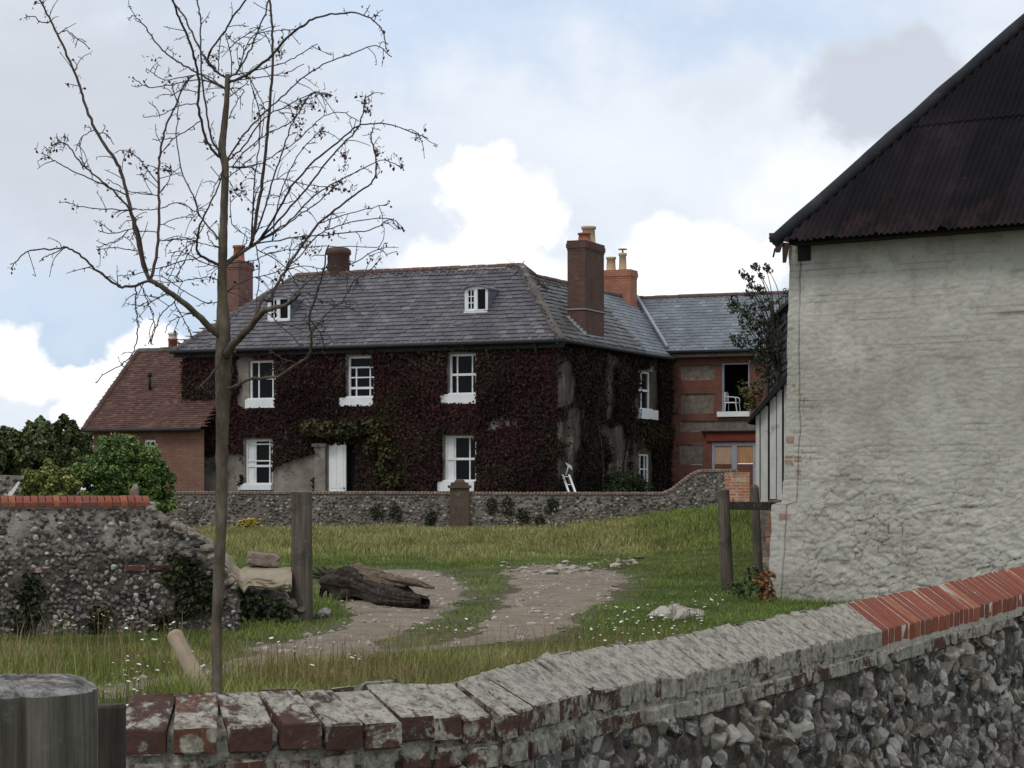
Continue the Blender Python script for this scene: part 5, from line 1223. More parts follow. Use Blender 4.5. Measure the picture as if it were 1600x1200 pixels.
V = np.array(V); V = np.concatenate([np.mean(V[:1], 1, keepdims=True).repeat(n, 1)+.0*V[:1]+(V[:1]-V[:1].mean(1, keepdims=True))*.3, V, V[-1:].mean(1, keepdims=True)+(V[-1:]-V[-1:].mean(1, keepdims=True))*.3+(p1-p0)*-.03])
m = MB(); m.grid(np.concatenate([V, V[:, :1]], 1), smooth=False); build('trunk', m, M['log'], lg)
m = MB()
for k in range(5):
    t0 = RS.uniform(.2, .45); t1_ = RS.uniform(.8, 1.0); of = u*RS.uniform(-.1, .02)+w_*RS.uniform(.12, .2)
    if k < 3: t0, t1_ = .25, (1.04, .98, 1.0)[k]; of = u*(-.02-.05*k)+w_*.19
    q = smooth_path([p0+(p1-p0)*t+of*(1-.2*t)+RS.normal(0, .008, 3) for t in np.linspace(t0, t1_, 5)], 4); m.tube(q, np.linspace(.055, .014, len(q))*RS.uniform(.7, 1.3), 7, rough=.4, smooth=False)
build('splinters', m, M['splinter'], lg)
m = MB()
for k in range(14):
    t = RS.rand(); d_ = unit(u*RS.normal(0, 1)+w_*RS.normal(.3, 1)+ax*RS.normal(0, .3)); s_ = p0+ax*RS.uniform(-.12, .12); m.tube(smooth_path([s_, s_+d_*.12-ax*.06, s_+d_*.22-ax*.14+A3(0, 0, -.05)], 4), np.linspace(.035, .006, 9), 5, rough=.3)
build('root_stumps', m, M['log'], lg)
def stone_pile(name, label, cat, cen, Yc, n, sx, sy, q0, mt, sub=2):
    mb = MB(); px = RS.normal(cen, sx, n); Yq = Yc+RS.normal(0, .18, n); C = np.array([gat(a, y) for a, y in zip(px, Yq)]); C[:, 2] += np.abs(RS.normal(0, sy, n))*np.exp(-((px-cen)/sx)**2*.5)
    q = RS.gamma(4., q0/4, n)+.01; stones(mb, C, np.eye(3), np.stack([q*1.4, q, q*.8], -1), sub, .05, knap=5); return tag(build(name, mb, mt, loc=gat(cen, Yc)), label, cat)
stone_pile('stone_heap', 'pale rubble stones heaped in the grass before the slim grey post', 'rubble', 1058, 22.2, 60, 15, .035, .042, M['chalk'], 2)
m = MB(); q = P(1062, 954, 22.)+A3(0, 0, .0); m.bbox(q, (.085, .05, .024), [(1, 0, .1), (0, 1, 0), (-.1, 0, 1)], .4, .012); tag(build('pale_block', m, M['chalk'], loc=q), 'flat pale block lying on the rubble stones before the slim grey post', 'block')
m = MB(); C = np.array([gat(505, 22.), gat(511, 22.1), gat(500, 21.9)])+A3(0, 0, .05); stones(m, C, np.eye(3), np.array([(.07, .06, .05), (.05, .05, .04), (.045, .04, .03)]), 2); tag(build('chalk_lump', m, M['chalk'], loc=C[0]), 'small white chalk lump at the foot of the stout post by the log', 'stone')
# bits beyond the left wall
m = MB(); c = P(211, 768, 33); v = [c+A3(*q) for q in ((-.07, -.05, -1), (.06, -.05, -1), (.06, .06, -1), (-.07, .06, -1), (-.075, -.05, .0), (.05, -.05, .06), (.05, .06, .06), (-.075, .06, .0), (-.02, 0, .12), (.02, 0, .13))]
m.add(v, [(0, 1, 5, 4), (1, 2, 6, 5), (2, 3, 7, 6), (3, 0, 4, 7), (4, 5, 9, 8), (5, 6, 9), (6, 7, 8, 9), (7, 4, 8)]); tag(build('stone_post', m, M['block'], loc=c+A3(0, 0, -1.2)), 'grey pointed stone post peeping over the right end of the red coping', 'post')
FB = Frame(P(-40, 0, 47), (1, 0)); m = MB(); TPb = [(FB.s_of(x), FB.z_of(x, y)) for x, y in ((-40, 741), (34, 743))]; sheet(m, FB, TPb, [(TPb[0][0], .3), (TPb[1][0], .3)], -.3, 0, .02, .1)
fw_ = thing('yard_wall', 'grey flint yard wall seen above the red coping at the far left', 'wall', FB.pt(1, .4, -.15)); build('wall_core', m, M['mortar_far'], fw_); m = MB(); flint_face(m, FB, TPb[0][0], TPb[1][0], [(u, z-.04) for u, z in TPb], [(TPb[0][0], .4), (TPb[1][0], .4)], .1, .05, 1); build('flints', m, M['flint_far'], fw_)
m = MB(); p = P(20, 768, 46.2); m.add([p+A3(*q) for q in ((-.12, 0, -.08), (.12, 0, .22), (.16, 0, .2), (-.02, 0, -.1), (-.12, .04, -.08), (.12, .04, .22), (.16, .04, .2), (-.02, .04, -.1))], [(0, 3, 2, 1), (4, 5, 6, 7), (0, 1, 5, 4), (1, 2, 6, 5), (2, 3, 7, 6), (3, 0, 4, 7)])
m.box(Frame(p, (1, 0)), -.1, -.03, .2, p[2], -.1, -.04); tag(build('white_board', m, M['white'], loc=p*A3(1, 1, 0)+A3(0, 0, .4)), 'small white board leaning on the yard wall at the far left', 'board')

# ================================================================ white barn on the right
FBn = Frame(P(1205, 0, 24.6), (.802, -.597))
bn = thing('barn', 'whitewashed flint barn with dark corrugated iron roof at the right', 'barn', FBn.pt(3.5, .2, -2))
sL = lambda z: np.interp(z, [0, .3, 1.2, 1.36, 1.37, 1.75, 1.95, 2.6, 5.], [-.02, -.02, .0, .01, FBn.s_of(1221), FBn.s_of(1225), FBn.s_of(1227), FBn.s_of(1230), FBn.s_of(1234)])
ns, nz_ = 560, 330; ez = HC+2.95; t, z = np.meshgrid(np.linspace(0, 1, ns), np.linspace(-.15, ez, nz_), indexing='ij')
zz = z; s0 = sL(zz)+.014*(n2(zz*0, zz, 9, 3, 3)-.5)*2; s = s0+(9.5-s0)*t**1.35
ds = s-s0
d1, d2, idv = worley(s*.82+.1*n2(s, zz, 3, 2, 5), zz*1.75+.14*n2(s, zz, 2, 2, 6), 7.6); e = np.clip((d2-d1)*3, 0, 1)
d1b, d2b, idb = worley(s+3.1, zz*1.5, 13); eb = np.clip((d2b-d1b)*3, 0, 1)
low = sstep(HC+.75, HC-.5, zz+1.1*(n2(s, zz, .7, 3, 7)-.5)); quo = sstep(.55, .35, ds+.12*(np.floor(zz/.225) % 2))
rough = low*(1-quo)
h = rough*(.012*np.minimum(e*2, 1)*(.2+1.2*idv)+.014*np.minimum(eb*1.6, 1)*idb+.02*(n2(s, zz, 16, 3, 77)-.5))+(1-rough)*(.006*e+.004*(n2(s, zz, 12, 3, 1)))
h += .03*(n2(s, zz, 1.1, 3, 2)-.5)+.012*(n2(s, zz, 5, 3, 4)-.5)+.035*sstep(1.35, .3, zz)
row = zz/.075; ju = np.abs(row-np.round(row))/.5; jv = (s-s0)/.225+.5*(np.floor(row+.5) % 2); jv = np.abs(jv-np.round(jv))/.5
jrow = sstep(.22, .05, ju); jt = np.maximum(jrow, sstep(.12, .03, jv))*sstep(.35, .6, n2(s, zz, 1.6, 3, 11))
bond = np.maximum(sstep(.09, .0, np.abs(((zz+.04*(n2(s, zz*0, .8, 2, 1)-.5))/.46) % 1-.5))*sstep(.5, .62, n2(s, zz, 1.3, 3, 14)), 0)
h -= .007*jt*np.maximum(quo, .5*(1-rough)*sstep(.42, .58, n2(s, zz, 1.2, 3, 51)))
crk = np.exp(-((s-(s0+.17+.05*(n2(zz*0, zz, 2.2, 4, 6)-.5)+.03*np.sin(zz*1.3)))/.006)**2)*sstep(.3, .42, n2(zz*0, zz, 1.1, 3, 8)+.12)
dark = np.clip(.55*crk+.55*rough*1.6*sstep(.2, .0, e)*sstep(.36, .54, n2(s, zz, 3, 3, 9))+.5*jt*quo*sstep(.4, .6, n2(s, zz, 4, 3, 2))+.3*jrow*(1-rough)*sstep(.5, .62, n2(s*.5, zz*2, 3, 3, 12))+.55*bond*(1-quo)*sstep(.55, .75, n2(s, zz, 4, 2, 3)), 0, .8)  # rubble term also paints in the shade beneath the stones
bi = np.floor(row+.5).astype(np.int64); bj = np.floor((s-s0)/.225+.5*(np.floor(row+.5) % 2)+.5).astype(np.int64)
brk = quo*(_h(bi, bj, bi*0+5) > .8)*sstep(.42, .6, n2(s, zz, 9, 4, 31))*.7*sstep(HC+1.8, HC+1.2, zz)*sstep(.4, .2, ds)*(1-jt)
alg = .35*sstep(ez-.75, ez-.05, zz+.5*(n2(s, zz, 1.5, 3, 17)-.5))+.08*sstep(.6, .75, n2(s, zz, .8, 4, 41))
h -= .03*crk
V = FBn.pt(0, 0, 0)+s[..., None]*FBn.d+zz[..., None]*A3(0, 0, 1)+h[..., None]*FBn.n
m = MB(); m.grid(V, np.stack([dark, brk, np.clip(alg, 0, .7)], -1), smooth=True)
q0 = V[0]; m.grid(np.stack([q0-FBn.n*.5, q0-FBn.n*.25, q0], 0), np.zeros((3, nz_, 3)), smooth=False)
q = [FBn.pt(FBn.s_of(1233), 0, -.4), FBn.pt(FBn.s_of(1233), ez, -.4), FBn.pt(FBn.s_of(1233), ez, -9), FBn.pt(FBn.s_of(1233), 0, -9)]; m.poly(q, (0, 0, 0))
build('wall', m, M['limewash'], bn)
RE = HC+2.78; so_ = FBn.s_of(1219, .36); tp = math.tan(math.radians(51)); run = 4.6
def rpt(u, r, lift=0.): return FBn.pt(so_+u, RE+r*tp, .36-r)+lift*(FBn.n*math.sin(math.radians(51))+A3(0, 0, math.cos(math.radians(51))))
us = np.arange(0, 9.8, .0127); m = MB(); wave = .016*np.cos(us*2*math.pi/.0762)
rag = np.maximum(0, vn(np.stack([us*9, us*0, us*0], -1))-.72)*.25
strips = np.linspace(0, run, 5)
for k in range(4):
    r0 = strips[k]-(.0 if k == 0 else .09); r1 = strips[k+1]
    nr = 8; rows = []
    for j in range(nr):
        r = r0+(r1-r0)*j/(nr-1)
        rr = np.minimum(np.full(len(us), r), us); 
        if k == 0 and j == 0: rr = rr-.03+rag*.5
        rows.append(np.stack([rpt(u, x, wv+.012*(1-j/(nr-1))+.004*k) for u, x, wv in zip(us, rr, wave)], 0))
    R = np.array(rows); cl_ = np.zeros(R.shape); cl_[..., 0] = np.exp(-np.arange(nr)[:, None]*.5)*(k == 0); ki = np.floor(us/.66).astype(np.int64); cl_[..., 1] = _h(ki, ki*0+k, ki*0+3)[None]
    ok = np.broadcast_to((us[:-1] > r0)[None], (nr-1, len(us)-1)); m.grid(R, cl_, mask=np.ascontiguousarray(ok), smooth=True)
rf = build('roof', m, M['iron'], bn)
m = MB(); hp_ = [rpt(r-.02, r, .03) for r in np.linspace(-.04, run, 24)]; hp_ = np.array(hp_)+RS.normal(0, .003, (24, 3)); m.tube(hp_, .075+RS.uniform(-.004, .004, 24), 9, rough=.06)
build('hip_capping', m, M['hipcap'], rf)
m = MB(); apex = rpt(run, run); m.poly([rpt(0, 0, -.02), FBn.pt(so_, RE, .36-2*run), apex-A3(0, 0, .02)]); m.poly([apex, FBn.pt(so_+9.8, RE+run*tp, .36-run), FBn.pt(so_+9.8, RE, .36-2*run), FBn.pt(so_, RE, .36-2*run)]); build('back_roof', m, M['tar'], rf)
m = MB(); m.box(FBn, so_+.05, so_+9.7, RE-.05, RE+.05, .0, .24); m.box(FBn, so_+.04, so_+.2, RE-.22, RE+.02, -.5, .02)
build('eaves_board', m, M['tar'], bn, FBn)
m = MB()
for (x, y0, y1, w__) in ((1209, 368, 378, .05), (1219, 374, 394, .06), (1229, 383, 410, .045)):
    a = P(x, y0, 24.4); b = P(x-3, y1, 24.35); m.add([a+A3(-w__, 0, .03), a+A3(w__, 0, .03), b+A3(w__*.4, 0, 0), b+A3(-w__*.4, 0, 0), a+A3(-w__, .05, .03), a+A3(w__, .05, .03), b+A3(w__*.4, .05, 0), b+A3(-w__*.4, .05, 0)], [(0, 3, 2, 1), (4, 5, 6, 7), (0, 4, 7, 3), (1, 2, 6, 5), (2, 3, 7, 6), (0, 1, 5, 4)])
m.tube([P(1211, 388, 24.3), P(1208, 402, 24.3)], .012, 5); build('ragged_eaves', m, rampmat('rusty_scrap', [(0, (.03, .02, .018)), (1, (.09, .05, .04))], 9), rf)
# broken brick jamb at the left foot of the barn
m = MB(); z = .25
while z < HC-.32:
    wd = RS.uniform(.05, .12) if z < HC-.5 else RS.uniform(.03, .08)
    for k in range(2):
        if RS.rand() < .88: m.bbox(FBn.pt(-.03-wd*k*1.0+RS.normal(0, .012), z, -.12-.22*k), (wd*.75, .1, .032), [FBn.d, FBn.n, (0, 0, 1)], .25, .007)
    z += .075
build('brick_jamb', m, rampmat('crumbling_brick', [(0, (.12, .05, .035)), (.5, (.24, .12, .08)), (1, (.36, .3, .25))], 5, isl=.5, bs=.5), bn)
mb = MB(); BR = [(0, (.1, .04, .015)), (.5, (.2, .09, .03)), (1, (.3, .17, .06))]
cs = [P(x, y, 24.2) for x, y in ((1190, 908), (1198, 920), (1202, 935), (1193, 930), (1188, 945), (1206, 955), (1200, 900))]; clump_leaves(mb, cs, [(.09, .1, .09)]*7, 60, .05, BR)
tag(build('dead_weeds', mb, M['leaf'], loc=gat(1196, 24.2)), 'rusty brown dead weeds against the foot of the barn corner', 'weeds')
mb = MB(); cs = [gat(x, y)+A3(0, 0, h_) for x, y, h_ in ((1165, 24.6, .12), (1172, 24.4, .2), (1180, 24.2, .1), (1158, 24.6, .1), (1176, 25, .28), (1150, 24.8, .1))]; clump_leaves(mb, cs, [(.1, .1, .1)]*6, 34, .05, [(0, (.02, .035, .01)), (1, (.075, .11, .03))])
tag(build('weeds', mb, M['leaf'], loc=gat(1168, 24.6)), 'lush green weeds between the slim post and the barn corner', 'weeds')

# ---------------------------------------------------------------- plank lean-to and black shed behind it
FK = Frame(P(1181, 0, 31), (.96, -.28)); k_s = FK.s_of; lt_ = thing('plank_shed', 'lean-to of flaking white vertical boards with sloping black roof behind the barn', 'shed', FK.pt(.4, .3, -1))
zt = lambda u: np.interp(u, [k_s(1181), k_s(1228)], [FK.z_of(1181, 649), FK.z_of(1228, 597)])
zb = FK.z_of(1200, 783)
m = MB(); u = 0.
wds = [.055, .105, .09, .075, .1, .11, .11, .11, .11]
for k, w_ in enumerate(wds):
    z1 = float(zt(u+w_/2)); g = (.018, .03, .012, .03, .05, .012, .012, .012, .012)[k]
    m.box(FK, u, u+w_, zb+RS.uniform(-.03, .05)-(.0), z1, -.03, .0+RS.uniform(0, .012)); u += w_+g
build('boards', m, M['plank'], lt_, FK)
m = MB(); e = [(0, .2), (2.2, .2), (2.2, float(zt(.43))+1.9), (.43, float(zt(.43))), (0, float(zt(0)))]; prism(m, FK, e, -2.4, -.05); build('dark_interior', m, M['tar'], lt_, FK)
m = MB(); m.box(FK, 0, .9, .2, zb+.02, -.04, .0); build('plinth', m, M['mortar'], lt_, FK)
sl_ = (zt(.43)-zt(0))/.43; m = MB(); a0 = float(zt(0)); e = [(-.1, a0-.1*sl_-.02), (2.0, a0+2.0*sl_-.02), (2.0, a0+2.0*sl_+.26), (-.06, a0-.1*sl_+.09)]; prism(m, FK, e, -2.6, .14); build('roof', m, M['tar'], lt_, FK)
FQ = Frame((P(1203, 0, 44)[0], 44, 0), (-.041, -1)); bs_ = thing('black_shed', 'taller black shed with sooty slate hung side behind the plank lean-to', 'shed', FQ.pt(4, .4, -1.5))
qz0 = HC+(HY-508)/F*44
m = MB(); m.box(FQ, 0, 8, .2, qz0-.02, -3.2, 0); build('tarred_wall', m, M['tar'], bs_, FQ)
m = MB(); tiles(m, FQ.pt(0, HC+.9, .01), FQ.d, A3(0, 0, 1), [[(.35, 0), (8, 0), (8, qz0-HC-.92), (.35, qz0-HC-.92)]], .28, .14, .03, slip=.02); build('slate_hanging', m, M['oldslateblack'], bs_)
m = MB(); m.box(FQ, -.12, .34, .2, qz0, -.05, .07); build('corner_strip', m, M['tar'], bs_, FQ)  # black strip along the far corner of the shed
m = MB(); prism(m, Frame(FQ.pt(-.1, 0, .1), FQ.n*-1), [(-.1, qz0-.05), (3.4, qz0-.05), (1.6, qz0+.12)], -8.2, .0) if False else m.box(FQ, -.15, 8.2, qz0, qz0+.07, -3.3, .1); build('roof', m, M['tar'], bs_, FQ)
# ================================================================ bushes and far trees
def bush(name, label, cat, base, blobs, per, size, stops, seed=1):
    """blobs: (centre, radii); foliage of many leaf clumps spread through the volume, plus stems"""
    t = thing(name, label, cat, base); mb = MB(); st = MB()
    for c, r in blobs:
        c = np.asarray(c); r = np.asarray(r); n = int(16+30*np.prod(r)**(1/3.)*2)
        v = RS.normal(0, 1, (n, 3)); v /= np.linalg.norm(v, axis=1)[:, None]; q = RS.uniform(.3, 1.02, n)**.5; cs = c+v*q[:, None]*r*(.75+.5*RS.rand(n))[:, None]
        clump_leaves(mb, cs, [r*RS.uniform(.17, .34) for _ in range(n)], per, size, stops)
        for k in range(6):
            e = cs[RS.randint(n)]; b = np.asarray(base)+A3(RS.normal(0, .1), RS.normal(0, .1), 0); st.tube(smooth_path([b, (b+e)/2+RS.normal(0, .1, 3)+A3(0, 0, .15), e], 4), np.linspace(.035, .008, 9), 5)
    build('foliage', mb, M['leaf'], t); build('stems', st, M['bark'], t); return t
DG = [(0, (0.03, 0.0625, 0.0125)), (0.5, (0.0875, 0.1438, 0.0312)), (0.85, (0.1562, 0.225, 0.0562)), (1, (0.225, 0.275, 0.0813))]
YG = [(0, (0.0575, 0.0747, 0.0161)), (0.5, (0.1495, 0.1667, 0.0379)), (0.85, (0.23, 0.2415, 0.0633)), (1, (0.2875, 0.2875, 0.0862))]
def pb3(px, py, Y, rx, ry, d=1.): k = Y/F; return (P(px, py, Y), (rx*k, rx*k*d, ry*k))
Yb = 49
bush('round_bush', 'large round dark green bush in front of the brick annexe', 'bush', gat(190, Yb), [pb3(196, 735, Yb, 52, 46), pb3(160, 750, Yb-.5, 42, 36), pb3(228, 755, Yb, 34, 38), pb3(185, 712, Yb+.3, 36, 26), pb3(205, 790, Yb, 60, 30)], 170, .07, DG)
bush('yellowish_bush', 'smaller yellow green bush left of the large round bush', 'bush', gat(75, 47), [pb3(72, 752, 47, 36, 28), pb3(100, 768, 46.6, 34, 26), pb3(52, 772, 47, 24, 26), pb3(80, 800, 47, 44, 24)], 150, .065, YG)
FT = [(0, (0.0336, 0.0504, 0.0168)), (0.5, (0.0816, 0.1056, 0.036)), (0.85, (0.138, 0.162, 0.06)), (1, (0.18, 0.192, 0.078))]
def far_tree(label, px, Y, w_, top, stops, group='trees beyond the farmyard'):
    g = gat(px, Y); t = thing('far_tree', label, 'tree', g, group); mb = MB(); k = Y/F; cy = (top+760)/2
    blobs = [pb3(px+RS.normal(0, w_*.5), cy+RS.normal(4, 16), Y+RS.normal(0, .8), w_*RS.uniform(.5, .8), (760-top)*RS.uniform(.24, .34)) for _ in range(11)]+[pb3(px, cy+14, Y, w_*.7, (760-top)*.45), pb3(px, top+18, Y, w_*.4, 16)]
    for c, r in blobs:
        r = np.asarray(r); n = 26; v = RS.normal(0, 1, (n, 3)); v /= np.linalg.norm(v, axis=1)[:, None]; cs = np.asarray(c)+v*r*RS.uniform(.4, 1.05, (n, 1)); clump_leaves(mb, cs, [r*RS.uniform(.2, .36) for _ in range(n)], 80, .18, stops)
    build('crown', mb, M['leaf'], t); m = MB()
    c = np.asarray(blobs[-2][0]); m.tube(smooth_path([g, (g+c)/2, c], 4), np.linspace(.22, .1, 9), 7)
    for b, r in blobs[:5]: m.tube([c-A3(0, 0, .6), np.asarray(b)], [.1, .03], 5)
    build('trunk', m, M['bark'], t)
far_tree('dark tree at the left edge beyond the yellow green bush', 8, 96, 44, 664, FT)
far_tree('taller dark tree crown rising above the smaller bush', 68, 100, 40, 657, FT)
far_tree('lighter green tree touching the annexe roof edge', 112, 92, 26, 668, [(0, (.02, .036, .01)), (.5, (.05, .07, .02)), (1, (.11, .125, .045))])
far_tree('dark tree just out beyond the left edge', -50, 94, 50, 662, FT)
# yellow flowering weed by the long wall
mb = MB(); m = MB()
for k in range(46):
    p = P(RS.normal(391, 7), RS.uniform(811, 822), 50.2); a = np.arange(6)*math.pi/3; r = .05
    mb.add(np.vstack([np.stack([p[0]+np.cos(a)*r, p[1]+np.sin(a)*r, np.full(6, p[2])+.02*np.cos(a)], -1), [p+A3(0, 0, .03)]]), [(i, (i+1) % 6, 6) for i in range(6)]); g = gat(391+RS.normal(0, 4), 50.2); m.tube([g, p], .008, 3, False, (.06, .08, .02))
yt = thing('ragwort', 'yellow flowering weed at the foot of the long garden wall', 'wild flower', gat(391, 50.2)); build('flowers', mb, M['yellow'], yt); build('stems', m, M['grass'], yt)
# ragged young tree behind the sheds, seen over the plank lean-to
Ys = 41; b = gat(1225, Ys); tt = thing('sapling', 'ragged leafy young tree growing between the black shed and the brick wing', 'tree', b)
cl_px = [(1160, 426), (1166, 433), (1178, 416), (1182, 418), (1197, 417), (1202, 422), (1190, 430), (1175, 436), (1172, 447), (1184, 449), (1168, 458), (1174, 461), (1192, 455), (1226, 461), (1229, 455), (1146, 471), (1147, 479), (1160, 482), (1172, 490), (1184, 480), (1200, 476), (1216, 468), (1190, 500), (1162, 498), (1178, 506), (1188, 514), (1150, 528), (1158, 534), (1180, 538), (1190, 540), (1196, 526), (1168, 516), (1188, 556), (1182, 562), (1190, 578), (1194, 592), (1200, 560), (1205, 545), (1184, 606), (1212, 500), (1218, 520)]
m = MB(); mb = MB(); LS = [(0, (.012, .02, .01)), (.5, (.035, .046, .022)), (1, (.085, .095, .05))]
trunk = smooth_path([b, P(1222, 700, Ys), P(1216, 600, Ys), P(1214, 520, Ys)], 6); m.tube(trunk, np.linspace(.07, .035, len(trunk)), 7); build('trunk', m, M['bark'], tt); m = MB()
for i, (x, y) in enumerate(cl_px):
    e = P(x, y, Ys+RS.normal(0, .35)); s = trunk[min(len(trunk)-1, int(np.interp(y, [410, 620], [len(trunk)-1, 8])))]
    mid = s*.35+e*.65+A3(.05+.08*RS.rand(), RS.normal(0, .1), -.04); q = smooth_path([s, mid, e], 6); m.tube(q, np.linspace(.013, .005, len(q)), 4)
    yl = [(0, (.06, .06, .015)), (1, (.16, .13, .04))]
    n_ = 26 if y < 470 else 60
    clump_leaves(mb, [e], [(.08, .08, .075) if y < 470 else (.15, .15, .14)], n_, .06, LS); 
cs = [P(x, y, Ys-.3) for x, y in ((1160, 603), (1164, 612), (1170, 618), (1176, 628), (1182, 620), (1172, 634))]; clump_leaves(mb, cs, [(.12, .1, .12)]*6, 60, .06, [(0, (.06, .06, .015)), (1, (.17, .14, .045))])
build('branches', m, M['twig'], tt); build('leaves', mb, M['leaf'], tt)

# ================================================================ the young bare tree
YT = 14.0
tree = thing('bare_tree', 'nearly leafless young tree with arching twigs standing behind the boundary wall', 'tree', gat(340, YT))
K = YT/F; ALLP = []
def br(pts, w0, w1, dy=0., n=7, k=5):
    """limb through surveyed points; w in picture pixels of diameter; dy: how far it reaches away or towards"""
    pts = [np.array(p, float) for p in pts]; L = np.concatenate([[0], np.cumsum([np.linalg.norm(b-a) for a, b in zip(pts[:-1], pts[1:])])]); L /= L[-1]
    d0 = 0.
    if ALLP:                                     # spring from the nearest limb already grown
        Q = np.concatenate(ALLP); qx, qy = proj(Q); dd = np.hypot(qx-pts[0][0], qy-pts[0][1]); i = dd.argmin()
        if dd[i] < 17: pts[0] = np.array([qx[i], qy[i]]); d0 = Q[i, 1]-YT
    q = smooth_path([P(p[0], p[1], YT+d0*(1-l*.5)+dy*l) for p, l in zip(pts, L)], k); ALLP.append(q)
    q += RS.normal(0, .0028, q.shape); q[0] -= 0; r = np.linspace(w0, w1, len(q))*K/2
    return q, r
TR = [(341, 1130), (340, 1085), (338, 1000), (342, 900), (346, 800), (347, 700), (348, 620), (349, 570), (349, 520), (347, 450), (348, 400), (350, 330), (352, 262), (347, 236), (350, 200), (354, 160), (356, 116)]
TRW = [18, 16, 16, 17, 18, 19.5, 22, 25, 23, 15, 14, 12.5, 11.5, 12.5, 10.5, 9, 8]
q = smooth_path([P(x, y, YT) for x, y in TR], 6); r = np.interp(np.linspace(0, 1, len(q)), np.linspace(0, 1, len(TRW)), TRW)*K/2*(1+RS.uniform(-.06, .06, len(q)))
m = MB(); m.tube(q, r, 14, rough=.05); tk = build('trunk', m, M['bark'], tree); ALLP.append(q)
z1 = lambda L: [(x/2.2857, y/2.2857) for x, y in L]                    # measured on the enlarged photograph
z3 = lambda L: [(200+x/4, y/4) for x, y in L]
z4 = lambda L: [(400+x/4, y/4) for x, y in L]
z6 = lambda L: [(250+x/3, 250+y/3) for x, y in L]
zt3 = lambda L: [(260+x/4, 360+y/4) for x, y in L]
LIMB = []; FINE = []
def limb(name, *a): q, r = br(*a); mm = MB(); mm.tube(q, r, 9, rough=.06); build(name, mm, M['bark'], tk); LIMB.append((q, r))
limb('limb', z6([(270, 850), (240, 790), (180, 730), (100, 660), (0, 590)])+[(233, 438)], 12, 7, -.35)
limb('limb', [(351, 560), (368, 533), (392, 510), (415, 485), (447, 477), (470, 458)], 14, 4, -.9)
limb('limb', z1([(805, 950), (830, 925), (850, 910), (890, 885), (915, 868), (935, 850)]), 8, 4, .15)
limb('limb', zt3([(380, 985), (440, 970), (520, 930), (700, 910), (830, 830), (890, 780), (905, 650), (890, 560), (930, 420), (980, 250), (1010, 90)]), 6, 2, -1.2)
